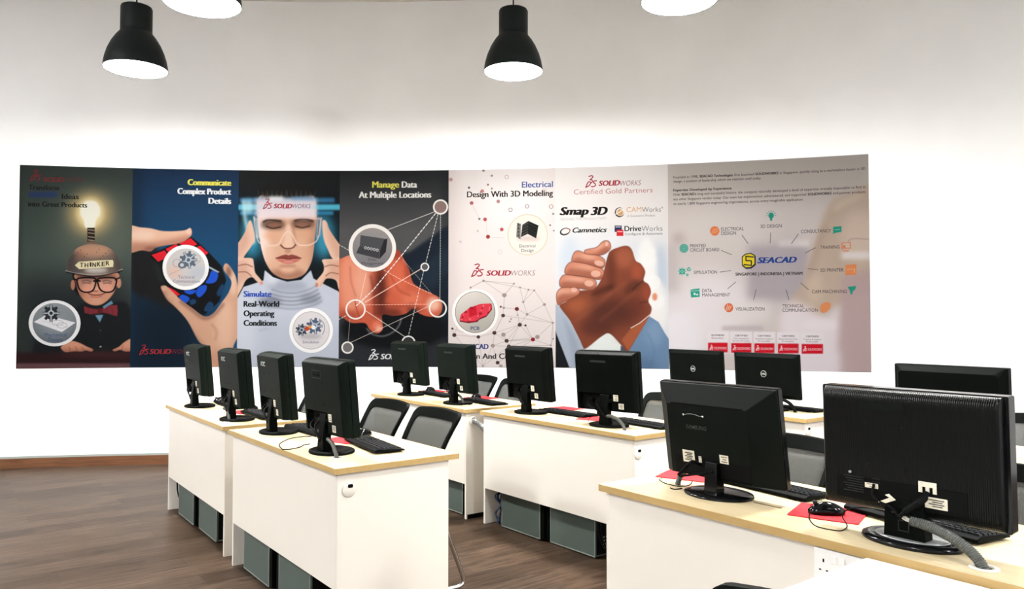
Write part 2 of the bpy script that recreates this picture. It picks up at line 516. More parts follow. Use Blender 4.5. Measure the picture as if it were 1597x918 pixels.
company(47, 265.5, 64.5, 281.5, 68, 132.5, 283, 7.5, (150, 44, 48), (122, 52, 52), 1.5, .85)
word('Transform', 45, 92, 295.5, 8, (30, 32, 32), .02)
rect(45, 299.5, 90, 307.5, (36, 58, 112), .8, 3)
word('Ideas', 97, 123, 310, 8.2, (22, 24, 24), .02)
word('into Great Products', 44.5, 136, 321.5, 8.2, (22, 24, 24), .02)

# ---- panel with the puzzle cube
panel(1)
rect(200, 230, 380, 600, 0, grad=((330, 255, (26, 48, 78)), (330, 400, (27, 74, 112))))
rect(200, 230, 222, 600, (24, 40, 58), .7, 14)
rect(200, 455, 320, 600, (18, 30, 42), .95, 34); rect(200, 252, 380, 270, (24, 42, 66), .6, 12)
poly([(205, 385), (240, 382), (262, 420), (280, 462), (270, 480), (232, 468), (205, 450)], (30, 28, 28), .95, 8, True)
cube = [(234, 398), (258, 386), (298, 369), (312, 380), (328, 396), (345, 414), (353, 436), (342, 470), (318, 491), (296, 478), (276, 466), (256, 446), (246, 424)]
poly(cube, (18, 19, 22), 1, .8)
poly([(238, 404), (248, 412), (258, 442), (248, 436)], (34, 44, 38), .9, 2)
RED = (218, 34, 46)
for P in ([(236.6, 397.5), (257, 390), (264, 400), (247, 408)], [(258.5, 388), (275, 380), (280, 385), (263.5, 394.5)], [(279, 380), (297.6, 371), (308, 381), (296, 386)],
          [(307, 385), (312.5, 383), (325, 394), (321, 398)], [(262, 447), (274, 453), (281, 459), (277, 461), (264, 452)]):
    poly(P, RED); 
BLU = (34, 82, 200)
for P in ([(326, 432), (331, 421.5), (340.5, 427), (335.5, 440), (321, 441)], [(305.5, 456), (311, 446.5), (322, 444.5), (321, 454), (311, 463.5)],
          [(279.6, 464), (285, 459), (296, 464.6), (289, 472.5)], [(287, 453.5), (303.7, 451.5), (305, 455.5), (296, 459)]):
    poly(P, BLU, 1, .6, True)
for P in ([(338, 456), (347, 442), (350, 452), (342, 462)], [(318, 484), (326, 470), (333, 474), (330, 484)], [(296, 468), (304, 466), (306, 472), (298, 475)]):
    poly(P, (32, 66, 104), .9, .8, True)
arm = [(198, 353.5), (220, 354.5), (236, 356), (250, 359.5), (262, 360.5), (278, 360), (290, 358.5), (296.7, 355), (299.5, 361), (297.6, 368), (287, 376), (275, 380), (257.5, 382.5), (243, 386), (235, 391.5), (221, 390), (198, 392)]
poly(arm, (232, 186, 160), 1, .5, True)
stencil(arm)
poly([(198, 378), (240, 378), (262, 374), (299, 366), (299, 390), (198, 400)], (170, 112, 90), .7, 7)
ell(222, 366, 20, 7, (246, 212, 192), .8, 6); ell(294, 361, 4, 4, (244, 200, 182), .9, 2)
ell(238, 388, 14, 4, (110, 66, 52), .6, 5)
stencil()
hand = [(251, 448), (255, 445), (260, 446), (274, 459), (282, 467), (300, 480), (318.5, 493), (333, 488), (346, 471), (357, 455), (361, 438), (349, 421), (351, 411), (357, 413), (366, 427), (370.5, 443), (375, 470), (375, 514), (364, 540), (357, 575), (329, 575), (327, 542), (311, 533), (292.6, 500), (274, 479), (260, 466)]
poly(hand, (212, 164, 136), 1, .6, True)
stencil(hand)
poly([(245, 440), (262, 470), (292, 510), (318, 545), (300, 560), (240, 480)], (84, 54, 46), .8, 9)
ell(350, 505, 16, 40, (232, 190, 164), .8, 14); ell(364, 440, 5, 22, (238, 200, 176), .8, 6)
stroke([(282, 470), (300, 483), (318, 496), (334, 490), (348, 474)], (104, 66, 54), 4, .7, 4, None, False, True)
stroke([(330, 505), (338, 516), (336, 530)], (160, 112, 90), 2, .6, 3, None, False, True)
ell(256, 450, 4, 3.5, (222, 172, 152), .8, 2); ell(266, 462, 5, 3, (214, 168, 144), .7, 3)
ell(340, 560, 14, 14, (206, 150, 122), .7, 8); ell(357, 424, 4, 9, (96, 60, 48), .6, 4)
stencil()
poly([(318, 410), (343, 424), (340, 425), (316, 413)], (190, 208, 220), .9, .4)
ell(289.8, 416.8, 36.2, 35.2, (250, 250, 250)); ell(289.8, 416.8, 30.3, 29.5, (206, 202, 200))
ell(272, 424, 10, 10, (228, 190, 174), .9, 6); ell(308, 425, 12, 12, (186, 192, 202), .8, 8)
ring(276, 410, 6, 6, (140, 136, 136), .6); ring(306, 404, 7, 7, (170, 168, 168), .6); stroke([(264, 428), (312, 406)], (160, 156, 156), .6)
gear(294, 405, 14, (92, 104, 120), (188, 196, 206), 9); ell(284, 413, 6, 5.4, (104, 112, 122)); ell(284, 413, 3, 2.8, (200, 204, 210))
word('Technical', 278, 303, 434, 5, (130, 112, 132), 0, 0, .9); word('Communication', 270, 312, 440.4, 5, (120, 116, 140), 0, 0, .9)
word('Communicate', 293.5, 360, 288.6, 9.8, (244, 236, 92), .05); word('Complex Product', 277.5, 360, 302.4, 9.8, (250, 250, 250), .05)
word('Details', 326, 360, 317.6, 9.8, (250, 250, 250), .05)
company(217.5, 537.5, 232, 552.5, 234, 300, 551.5, 8, (178, 50, 54), (130, 44, 50), 1.4)

# ---- panel with the man in goggles
panel(2)
rect(365, 230, 535, 600, (16, 22, 26)); rect(365, 245, 535, 300, (28, 30, 30), .8, 16)
ell(448, 360, 74, 46, (22, 74, 96), .7, 26)
for x in (392, 505): ell(x, 370, 14, 34, (66, 170, 206), .8, 14)
sweater = [(413, 421), (411, 437), (396, 442), (380, 447), (370, 466), (360, 520), (360, 600), (540, 600), (540, 470), (528, 454), (506, 443), (489, 434), (485, 421), (470, 436), (448, 439), (426, 432)]
poly(sweater, (200, 206, 220), 1, .6)
stencil(sweater, False)
rect(360, 500, 540, 600, (186, 194, 210), .6, 20); ell(380, 520, 20, 60, (222, 226, 236), .6, 16)
ell(449, 446, 32, 10, (150, 156, 172), .6, 8); ell(425, 425, 10, 20, (228, 230, 238), .6, 6)
for k, (y, a) in enumerate(((456, .5), (462, .7), (468, .8), (474, .7), (480, .5))):
    stroke([(424 - k * 3, y - 5), (440, y), (460, y + 1), (480 + k * 2, y - 4), (494 + k * 2, y - 11)], (96, 102, 116), 2.2, a, 2, None, False, True)
ell(420, 470, 18, 8, (92, 98, 112), .6, 8); ell(484, 466, 16, 8, (104, 110, 124), .5, 8)
stroke([(404, 515), (418, 512)], (150, 156, 170), 1.5, .6, 2)
stencil()
neckface = [(402, 312), (402, 344), (405, 371), (409, 392), (415, 410), (424, 424), (436, 432), (448, 435), (463, 433), (476, 426), (485, 410), (489, 392), (491, 371), (494, 340), (492, 312), (480, 300), (448, 296), (416, 300)]
poly(neckface, (222, 176, 148), 1, .7, True)
stencil(neckface)
ell(410, 368, 9, 44, (250, 228, 218), .9, 8); ell(489, 380, 8, 44, (176, 122, 96), .6, 8)
ell(448, 428, 30, 9, (150, 98, 76), .7, 7); ell(420, 396, 9, 14, (232, 190, 164), .7, 7); ell(478, 392, 9, 16, (216, 166, 136), .6, 8)
ell(449, 420, 12, 6, (232, 186, 158), .8, 5); ell(449, 414.5, 14, 2, (140, 86, 68), .5, 3)
ell(426, 350, 19, 8, (74, 50, 40), .85, 6); ell(472, 348.5, 18, 8, (74, 50, 40), .8, 6)
ell(425, 367, 14, 8, (226, 172, 140), .8, 6); ell(474, 365, 14, 8, (218, 166, 134), .8, 6)
stroke([(411, 346), (420, 342.5), (438, 345)], (40, 26, 22), 3, .85, 1.2, None, False, True); stroke([(460, 344), (474, 341), (488, 345)], (40, 26, 22), 3, .85, 1.2, None, False, True)
ell(428, 351, 12, 3.6, (150, 104, 84), .8, 2.5); ell(472, 350, 11, 3.4, (150, 104, 84), .8, 2.5)
stroke([(416, 353), (426, 356), (438, 353.5)], (44, 24, 20), 1.7, .9, .5, None, False, True); stroke([(461, 352.6), (472, 355), (483, 352)], (44, 24, 20), 1.7, .9, .5, None, False, True)
poly([(447, 352), (453, 352), (457, 376), (459, 384), (450, 389), (441, 384), (444, 374)], (238, 200, 178), .8, 3, True)
stroke([(457, 352), (460, 374), (462, 382)], (162, 108, 84), 3, .6, 3)
stroke([(438, 382), (443, 386.5), (450, 387.5), (457, 386), (461, 381.5)], (92, 48, 38), 2.2, .85, 1, None, False, True)
ell(449, 391.5, 5, 3, (170, 116, 94), .6, 2.5)
poly([(430, 402), (440, 398), (446, 396.6), (450, 398), (455, 396.6), (462, 398.4), (470, 402), (450, 403.6)], (138, 66, 58), 1, .8)
poly([(431, 402.4), (450, 404), (469, 402.4), (462, 408.6), (450, 411.4), (438, 408.6)], (198, 118, 104), 1, .8, True)
stroke([(430, 402.2), (442, 402.6), (450, 404), (458, 402.6), (470, 402.2)], (84, 34, 32), 1.2, .95, .3, None, False, True)
ell(450, 408, 8, 1.4, (220, 150, 136), .7, 1)
stencil()
ell(448, 298, 46, 14, (26, 24, 22), 1, 5)
for k in range(40):
    x = 405 + k * 2.15
    stroke([(x, 309 + (k * 7) % 4), (x + ((k * 5) % 7 - 3), 296 + (k * 11) % 7)], (70, 68, 64) if k % 3 else (120, 120, 118), .7, .6, .6)
rect(374, 308.5, 522, 316, (58, 132, 184), .8, 3); rect(367, 318.5, 540, 327.5, (84, 186, 214), .95, 2); rect(374, 329, 520, 335, (48, 128, 172), .9, 2)
rect(398, 309, 494, 338, (236, 222, 230), .85, 5); rect(420, 306, 442, 313, (252, 250, 250), .8, 4); rect(455, 307, 490, 312, (110, 160, 206), .7, 4)
rect(404, 327, 492, 340, (244, 224, 226), .8, 4)
ell(388, 322, 8, 12, (200, 240, 250), .8, 6); stroke([(380, 313), (382, 338), (388, 362), (396, 378)], (206, 242, 252), 5, .8, 4, None, False, True)
stroke([(396, 338), (401, 371), (409, 381), (424, 383), (434.7, 380.5), (441, 369), (446, 362.5), (449.6, 361), (453.5, 362.5), (458, 369), (464.4, 380.5), (476, 382.5), (487, 380), (496, 371), (501, 340)], (240, 212, 198), 1.8, .9, .4, None, False, True)
stroke([(402, 341), (425, 340), (449, 339.4), (475, 339.6), (498, 341)], (232, 206, 200), 1.6, .85, .4)
poly([(396, 338), (404, 341), (408, 372), (400, 371)], (230, 220, 226), .6, 1.5); poly([(494, 338), (503, 339), (500, 368), (493, 372)], (196, 180, 184), .65, 1.5)
stroke([(398, 345), (399, 366)], (130, 120, 126), 1.4, .7, .8); stroke([(498, 344), (496, 366)], (88, 78, 82), 1.6, .7, .8)
for P, g in (([(388, 345), (393, 347), (398, 372), (392, 384), (382, 398), (378, 404), (362, 408), (362, 386), (372, 378), (382, 362)], 0),
             ([(362, 404), (376, 402), (393, 402.5), (396, 410), (398, 424), (404, 432), (410, 440), (408, 443.5), (400, 438), (393, 432), (383.5, 437), (376, 452), (362, 470)], 0),
             ([(502.5, 347), (506, 343), (510, 347), (514, 358), (529, 380), (540, 390), (540, 407), (520, 404), (511, 388), (504.5, 371)], 1),
             ([(502.5, 405), (516, 403.6), (540, 404), (540, 456), (529, 452), (524, 437), (510, 434), (504, 441), (500, 447), (493, 446), (492.5, 439), (504, 424), (505, 414)], 1)):
    poly(P, (234, 194, 172), 1, .6, True)
    stencil(P)
    if g: poly([(p[0] + 8, p[1] + 3) for p in P], (196, 142, 116), .5, 7, True)
    else: poly([(p[0] - 9, p[1] + 5) for p in P], (198, 146, 124), .5, 7, True)
    stencil()
for L in ([(372, 414), (384, 412), (394, 416)], [(372, 424), (384, 424), (392, 430)], [(506, 416), (516, 413), (528, 415)], [(508, 430), (516, 425), (528, 427)]):
    stroke(L, (122, 74, 60), 1.5, .75, 1, None, False, True)
ell(408, 441, 2.6, 3, (216, 140, 124), .8, 1); ell(494, 444, 2.4, 3.4, (190, 120, 104), .8, 1)
company(410.5, 310, 424.5, 325.5, 427.5, 484.5, 324.6, 7.4, (170, 30, 44), (140, 66, 84), 1.3)
word('Simulate', 380.5, 423, 462.4, 9.4, (44, 74, 176), .035)
word('Real-World', 380.5, 435, 477.8, 9.4, (26, 28, 32), .035); word('Operating', 380.5, 427.5, 492.6, 9.4, (26, 28, 32), .035); word('Conditions', 380.5, 431.5, 507.6, 9.4, (26, 28, 32), .035)
ell(485.3, 514.8, 34.2, 35, (252, 252, 252)); ell(485.3, 514.8, 28.6, 29.2, (224, 220, 222)); ring(485.3, 514.8, 28.6, 29.2, (170, 164, 160), .8)
ell(484, 524, 18, 5, (170, 166, 168), .7, 5)
gear(470.5, 514, 9.6, (62, 70, 84), (180, 186, 196), 9); gear(490.5, 508, 13, (86, 96, 118), (190, 200, 214), 9)
ell(479, 512, 3.6, 3.4, (196, 70, 40)); ell(483.5, 509, 2.6, 2.6, (222, 150, 70)); ell(489, 510, 3.4, 3.4, (236, 238, 244))
stroke([(498, 497), (505, 504), (506, 514), (503, 521)], (90, 92, 100), .9, .8, 0, None, False, True)
word('Simulation', 472, 497.5, 535, 4.6, (96, 90, 120), 0, 0, .85)

# ---- panel with the pressing finger
panel(3)
rect(520, 230, 710, 600, 0, grad=((610, 262, (34, 36, 38)), (610, 360, (84, 83, 84))))
rect(520, 470, 710, 600, (36, 38, 42), 1, 50); rect(520, 540, 710, 600, (42, 44, 50), .9, 20); rect(690, 262, 710, 600, (30, 32, 36), .6, 14)
poly([(612, 400), (640, 392), (668, 373), (690, 356), (712, 348), (712, 540), (650, 500), (630, 440)], (24, 33, 44), 1, 4)
poly([(640, 420), (680, 400), (700, 380), (704, 420), (670, 450)], (38, 52, 66), .6, 8)
ell(616, 512, 84, 32, (14, 16, 19), .96, 7)
stroke([(572, 512), (580, 520), (596, 524), (612, 518), (622, 508), (626, 496)], (128, 128, 132), 2.4, .8, 1.5, None, False, True)
fist = [(520, 410), (532, 403), (548, 397), (580, 392), (618, 389), (630, 404), (638, 420), (644, 440), (658, 450), (673, 457), (686, 465), (690, 479), (684, 491.5), (669, 493.5), (655, 489), (644, 481), (632, 489), (614, 492), (597, 490), (596.5, 503), (597, 513), (588, 519.5), (577, 514), (569, 503.5), (548, 503), (532, 493), (520, 490)]
poly(fist, (196, 92, 66), 1, .8, True)
stencil(fist)
ell(545, 440, 18, 50, (236, 158, 128), .85, 12); ell(566, 442, 13, 40, (240, 176, 150), .8, 9); ell(542, 492, 16, 8, (150, 64, 46), .7, 7)
ell(594, 452, 9, 40, (66, 26, 22), .85, 9); ell(606, 488, 22, 9, (86, 34, 26), .75, 8)
ell(620, 432, 16, 26, (220, 110, 78), .8, 10); ell(640, 466, 20, 12, (224, 124, 92), .8, 9); ell(616, 468, 14, 10, (206, 98, 70), .7, 7)
ell(645, 482, 12, 5, (96, 40, 30), .7, 5); ell(676, 474, 11, 11, (240, 190, 168), .95, 6); ell(588, 508, 8, 8, (226, 128, 100), .8, 4); ell(591, 512, 5, 5, (240, 176, 156), .8, 3)
ell(620, 396, 12, 8, (150, 54, 40), .7, 6); ell(636, 422, 5, 14, (134, 48, 36), .5, 5)
stroke([(553, 466), (557, 484), (563, 498)], (128, 60, 46), 1.4, .8, .8, None, False, True); stroke([(546, 415), (548, 440), (555, 462)], (170, 88, 66), 2, .6, 2, None, False, True)
stroke([(578, 430), (584, 460), (584, 490)], (104, 40, 30), 3, .7, 3, None, False, True); stroke([(600, 474), (624, 478), (644, 474)], (120, 50, 38), 3, .6, 3, None, False, True)
stroke([(610, 430), (622, 452), (640, 460)], (150, 62, 46), 2.4, .6, 2.4, None, False, True)
stencil()
Wt = (246, 244, 238)
stroke([(678, 330), (604, 358.5)], Wt, 1, .85)
stroke([(679, 333), (628, 396), (582, 452), (556, 476)], Wt, 1.6, .95, 0, (4, 2.6)); stroke([(683, 334), (664, 410)], Wt, 1.1, .9, 0, (3.4, 2.2)); stroke([(661, 421), (637, 523)], Wt, 1.1, .85, 0, (3.4, 2.4))
stroke([(687, 334), (686, 467)], Wt, 1.1, .8, 0, (2.2, 1.8)); stroke([(656.5, 419), (569.4, 471)], (255, 214, 196), 1.4, .9); stroke([(570, 484), (632, 525)], Wt, 1.1, .8)
stroke([(669, 477), (546, 534)], (230, 214, 206), 1, .8); stroke([(570, 475), (669, 474)], (255, 190, 170), 1.2, .8, 0, (3, 2)); stroke([(546, 497), (543, 532)], (200, 190, 186), .9, .7)
stroke([(599, 421), (622, 434), (673, 458)], (255, 214, 200), 1, .8, 0, (3, 2)); stroke([(628, 404), (672, 456)], (220, 210, 206), .9, .7, 0, (2.4, 2)); stroke([(571, 425), (562, 466)], (255, 220, 206), .9, .8)
stroke([(528, 381), (544, 390)], Wt, 1.1, .8, 0, (3, 2)); stroke([(528, 498), (541, 491)], Wt, 1.1, .8, 0, (3, 2))
for x, y, r, w, f in ((687, 322.7, 10.6, 2.6, (142, 116, 112)), (662.6, 416, 5.8, 2, (92, 92, 96)), (554.6, 482, 14.6, 2.4, None), (682.8, 480.7, 13, 2.4, None), (542, 541.5, 8.4, 2.4, (116, 112, 112)), (637, 534, 10, 2.2, (48, 48, 52))):
    if f: ell(x, y, r, r, f)
    ring(x, y, r, r, Wt, w)
ell(580.8, 386.3, 37, 37, (246, 242, 236)); ell(580.8, 386.3, 31, 31, 0, grad=((581, 356, (158, 150, 148)), (581, 416, (120, 118, 122))))
poly([(562.5, 366.5), (603.6, 372.5), (600.5, 393.5), (561, 385)], (78, 78, 82)); poly([(599, 374), (604.4, 371.5), (601.7, 392.6), (592, 403.5), (592.5, 392)], (40, 40, 44)); poly([(560.7, 383.7), (592, 392), (591.6, 403.4), (555.5, 394.4)], (64, 64, 68))
poly([(562.5, 366.5), (568, 361), (604.4, 366), (603.6, 372.5)], (150, 146, 146))
for k in range(5): ell(570 + k * 4.6, 386.2 + k * .9, 2.2, 2.4, (206, 206, 206), .9); ell(570 + k * 4.6, 386.4 + k * .9, 1, 1.2, (50, 50, 52), .9)
word('Data', 574.5, 587, 406.4, 4.6, (70, 66, 74), 0, 0, .9); word('Management', 563.5, 598, 412.4, 4.6, (64, 62, 76), 0, 0, .9)
word('Manage', 581, 622, 292.6, 10.4, (236, 230, 96), .035); word('Data', 627, 650, 292.6, 10.4, (248, 246, 240), .035); word('At Multiple Locations', 560, 672, 308.6, 10.4, (248, 246, 240), .035)
company(575, 544.5, 590.5, 560.5, 594, 664, 559.6, 8.8, (244, 244, 244), (230, 230, 230), 1.6)

# ---- panel with the network of dots
panel(4)
rect(690, 230, 875, 600, (240, 230, 228)); rect(690, 240, 712, 600, (214, 198, 196), .6, 18); rect(690, 470, 875, 600, (226, 216, 214), .7, 50); ell(800, 310, 60, 40, (250, 246, 246), .8, 30)
nodes = {'a': (754, 437.6, 2, 1), 'b': (801.5, 442, 1.6, 1), 'c': (811, 448, 1.6, 1), 'd': (824, 451.5, 1.6, 1), 'e': (833, 452.5, 1.6, 1), 'f': (786.5, 460, 3.5, 1), 'g': (849, 474.5, 2.4, 1), 'h': (816, 470.5, 1.8, 1), 'i': (785.5, 479.6, 2, 1),
         'j': (806, 481.4, 3.2, 3), 'k': (784.5, 491.6, 3, 2), 'l': (822, 489.8, 2.2, 1), 'm': (810.5, 506, 3.2, 2), 'n': (819.5, 507, 1.8, 2), 'o': (862, 503, 1.8, 1), 'p': (771, 518.6, 3.2, 2), 'q': (785, 521.4, 3.5, 1), 'r': (790, 531, 3.2, 2),
         's': (831, 529, 3.2, 4), 't': (838, 525, 3.5, 1), 'u': (768.5, 538.6, 3.2, 1), 'v': (793.5, 539.5, 3, 2), 'w': (708.5, 522, 3.2, 2), 'x': (705.5, 512, 1.8, 2), 'y': (734, 448, 1.6, 1), 'z': (746, 525, 2.8, 2),
         'A': (862.5, 528, 1.6, 1), 'B': (859, 538, 1.6, 1), 'C': (753, 570.5, 1.8, 1), 'D': (776, 565, 3, 2), 'E': (781, 570.5, 3, 1), 'F': (797, 497, 1.5, 1), 'G': (795, 501, 1.5, 1), 'H': (807, 491, 1.2, 1), 'I': (781, 478, 1.6, 2)}
for pr in 'ab ac ay bf cd de eg fi ij ik jm mn ms ns tr st sr rv rp pm mr pk ko lo hl hc he hd gl go ot oA rs uv ur pz zw wx wC zC pu uC uD DE sB AB Bo vs vm lm jl kp yw ya af fb mq qr vC sD vB xz'.split():
    p, q = nodes.get(pr[0]), nodes.get(pr[1])
    stroke([p[:2], q[:2]], (158, 148, 146), .55, .75)
tone = {1: (164, 148, 146), 2: (74, 56, 56), 3: (110, 36, 44), 4: (150, 30, 44)}
for x, y, r, c in nodes.values(): ell(x, y, r, r * .92, tone[c])
for x, y, r, c, f in ((703, 280, 3, (190, 150, 150), 1), (754, 266, 2, (150, 136, 136), 1), (767, 274, 1.8, (160, 150, 148), 1), (790, 276, 2.8, (210, 180, 180), 0), (761, 288, 1.6, (150, 120, 120), 1), (731.5, 292.6, 1.8, (110, 100, 100), 1), (767, 294, 1.6, (170, 150, 150), 1),
                  (735.5, 316.6, 2.8, (176, 96, 104), 1), (777, 314, 2.8, (190, 140, 140), 1), (796, 327, 2.8, (160, 140, 140), 0), (822, 321.6, 2.8, (170, 150, 150), 0), (859.5, 322, 2.8, (176, 140, 142), 0), (747.5, 341.2, 1.7, (100, 110, 104), 1), (756.5, 342, 2.9, (192, 84, 90), 1),
                  (782.5, 357.6, 2.8, (190, 84, 86), 1), (761, 369, 3.1, (160, 60, 56), 1), (862.6, 333.4, 1.6, (140, 140, 140), 1), (858, 351, 1.3, (110, 110, 120), 1), (863.5, 359.6, 1.2, (130, 130, 130), 1), (849, 297, 2.6, (226, 190, 190), 0), (752, 298, 2.8, (206, 130, 134), 1),
                  (780, 392.6, 3, (216, 206, 204), 0), (718, 376.8, 2, (210, 200, 196), 1), (745, 360, 1.8, (206, 200, 196), 1)):
    if f: ell(x, y, r, r, c)
    else: ring(x, y, r, r, c, 1)
for L in ([(735.5, 317), (747.5, 341)], [(758, 344), (760, 366)], [(763, 370), (785, 371)]): stroke(L, (200, 190, 188), .6, .8)
ell(822.8, 365.8, 31.4, 32, (222, 206, 176)); ell(822.8, 365.8, 30.2, 30.8, (242, 236, 226))
ell(824, 372, 18, 4, (214, 196, 192), .8, 4)
poly([(824, 344.5), (839.8, 351.5), (836, 371.5), (823, 364.6)], (26, 28, 28)); poly([(814.4, 350.6), (824, 344.5), (823, 364.6), (812.4, 369.4)], (40, 40, 40)); poly([(806.5, 347), (812.4, 349), (811.6, 373), (805, 369)], (120, 116, 114))
for k in range(4):
    stroke([(814.6 - k * .4, 352.5 + k * 4.6), (823.6 - k * .2, 347.5 + k * 4.6)], (120, 120, 118), .7, .8); stroke([(825, 349 + k * 4.4), (838.6 - k * .7, 355.6 + k * 4.4)], (70, 74, 72), .6, .8)
    ell(808.6, 350.6 + k * 5.4, 1, 1.4, (40, 38, 38))
word('Electrical', 810, 835, 385.6, 5, (110, 104, 108), 0, 0, .9); word('Design', 813, 832.5, 392.6, 5, (96, 92, 98), 0, 0, .9)
ell(741, 486.4, 36, 36, (252, 250, 248)); ell(741, 486.4, 31, 32, 0, grad=((726, 455, (226, 220, 212)), (750, 518, (176, 172, 164)))); ring(741, 486.4, 31, 32, (120, 112, 106), .7)
pcb = [(716.3, 499), (719, 489.6), (731, 480.4), (748.7, 473.5), (766.3, 472.8), (766.6, 480.4), (758, 491.5), (746.9, 496), (744, 499.6), (730, 501.6)]
poly([(p[0] + .6, p[1] + 2) for p in pcb], (120, 20, 34)); poly(pcb, (224, 62, 78))
stencil(pcb, False)
for k in range(34):
    x, y = 717 + (k * 29) % 49, 474 + (k * 17) % 27
    rect(x, y, x + 1.5 + k % 4, y + 1.2 + k % 3, ((246, 150, 154), (176, 22, 40), (240, 110, 120), (150, 18, 34))[k % 4], .9)
stencil()
poly([(731, 480), (742, 476), (744, 490), (732, 494)], (196, 28, 48), .9); rect(733, 478, 738, 482, (160, 20, 38), .9)
word('PCB', 734, 747.5, 514, 5.6, (58, 70, 120), .01)
word('Electrical', 814, 862, 292.4, 9.6, (52, 76, 156), .012); word('Design With 3D Modeling', 728.5, 862, 307.6, 9.6, (44, 30, 32), .022)
company(735, 411.5, 754, 431, 759, 834.5, 429.6, 8.6, (160, 26, 46), (150, 120, 124), 1.6)
word('ECAD-MCAD', 703, 761.5, 543.6, 8.4, (36, 50, 120), .03); word('Collaboration And Communication', 677, 862, 558.6, 8.8, (26, 24, 26), .02)

# ---- panel with the clasped hands
panel(5)
rect(860, 230, 1050, 600, (246, 240, 238)); rect(860, 370, 1050, 600, (222, 230, 240), .8, 40)
ell(888, 400, 14, 36, (206, 220, 236), .6, 14); ell(1030, 440, 12, 60, (186, 202, 222), .7, 12); ell(1008, 420, 16, 50, (253, 252, 250), .95, 6); ell(1024, 478, 18, 40, (252, 248, 246), .95, 8)
for x, y, r in ((1012, 405, 11), (1018, 440, 12), (1024, 470, 12), (1014, 392, 8)): ell(x, y, r, r, (254, 253, 252), .9, 2)
ell(1021, 462.5, 4, 6, (226, 140, 100), .9, 1.5)
poly([(900, 575), (912, 543), (938, 524), (952, 519), (972, 538), (970, 575)], (236, 240, 238), 1, 1)
poly([(968, 538), (985, 548), (985, 575), (966, 575)], (76, 86, 104), 1, 1)
dark = [(943, 416), (948, 398), (952, 391), (963, 386), (977, 383), (985, 389), (991, 406), (999, 411), (1006, 423), (1003.5, 437), (1011, 443), (1015, 455), (1011, 469), (1016, 480), (1012, 494), (997, 521), (980, 547), (969, 538), (951, 520), (938, 524), (911, 544), (904, 530), (888, 499), (872, 478), (884, 469), (902, 454), (926, 450), (939, 432)]
poly(dark, (134, 70, 50), 1, .7, True)
stencil(dark)
ell(974, 402, 16, 16, (176, 98, 70), .8, 9); ell(994, 424, 9, 14, (178, 88, 62), .8, 7); ell(1008, 456, 6, 12, (166, 76, 56), .7, 5); ell(905, 476, 22, 12, (176, 98, 62), .8, 10)
ell(955, 486, 40, 22, (78, 42, 34), .8, 16); ell(930, 510, 26, 14, (84, 44, 36), .7, 10); ell(986, 448, 16, 7, (76, 42, 34), .6, 6, -.7); ell(990, 478, 14, 16, (104, 52, 40), .6, 8)
ell(953, 425, 6, 34, (90, 46, 36), .6, 7); ell(940, 452, 20, 5, (60, 30, 24), .6, 5, -.4)
for L in ([(915, 480), (945, 462), (975, 440)], [(935, 500), (960, 480), (990, 455)], [(900, 498), (930, 478), (955, 455)]): stroke(L, (168, 94, 68), 3, .4, 4, None, False, True)
stroke([(1003, 438), (994, 444), (986, 452)], (62, 32, 26), 2, .7, 1.6, None, False, True); stroke([(1010, 470), (998, 472)], (70, 36, 28), 2, .6, 1.6)
stencil()
poly([(997, 521), (1012, 494), (984, 512), (969, 530), (980, 547)], (176, 96, 62), .9, 1.5); stroke([(1014, 490), (998, 503), (984, 511)], (238, 220, 210), 1.6, .9)
fing = [[(912, 390), (930, 385.5), (938, 378), (944, 375), (950, 377), (952, 387), (942, 396), (930, 398), (915, 397.5)],
        [(892, 402), (896, 393), (903, 391), (916, 396), (932, 398), (942, 404), (943, 412), (939, 418), (930, 416), (912, 411), (893, 408)],
        [(881, 420), (886, 411), (894, 408), (914, 411), (930, 416), (940, 420), (941.5, 427), (938, 434), (931, 435.5), (910, 431), (884, 428)],
        [(872.5, 439), (876, 431), (883, 428), (905, 431), (924, 434), (930, 440), (928, 449), (920, 452), (900, 449), (876, 448)],
        [(867.5, 461), (871, 452), (879, 448), (897, 448.5), (904, 452), (902, 459), (894, 464), (878, 471), (870, 475)]]
for P in fing:
    poly(P, (214, 140, 112), 1, .6, True)
    stencil(P)
    cx = sum(p[0] for p in P) / len(P); cy = sum(p[1] for p in P) / len(P)
    ell(cx - 6, cy - 3, 18, 5, (238, 178, 152), .8, 5); poly([(p[0], p[1] + 9) for p in P], (142, 78, 58), .6, 5, True)
    stencil()
    stroke(smooth_loop(P), (92, 46, 36), 1, .75, .7, None, True)
for x, y, w, h, r in ((929, 426.5, 8, 5.6, .1), (918.5, 441.5, 7.6, 5.4, .15), (895, 452, 5.6, 4, .1), (934, 410, 8, 4.6, .3), (946, 380, 3.6, 4, 0)):
    ell(x, y, w, h, (236, 184, 164), .9, .8, r); ring(x, y, w, h, (150, 86, 68), .5, .6)
poly([(860, 470), (872, 477), (888, 499), (904, 530), (912, 547), (900, 585), (888, 580), (862, 516)], (178, 188, 204), 1, .8)
poly([(878, 490), (900, 532), (906, 552), (896, 575)], (150, 160, 178), .6, 5); poly([(860, 510), (866, 516), (888, 573), (888, 590), (860, 590)], (26, 28, 32), 1, .8)
slv = [(1013, 493), (1027, 502), (1036, 518), (1044, 530), (1050, 590), (998, 590), (980, 548)]
poly(slv, (112, 142, 176), 1, .8); stencil(slv, False); ell(1020, 520, 14, 20, (140, 168, 198), .7, 10); ell(1000, 570, 24, 14, (84, 112, 146), .6, 9); stroke([(1010, 520), (1020, 545), (1014, 570)], (84, 112, 146), 2, .5, 3, None, False, True); stencil()
company(913, 274, 930.5, 292, 934, 999.5, 289.8, 8.4, (166, 40, 56), (160, 112, 118), 1.5)
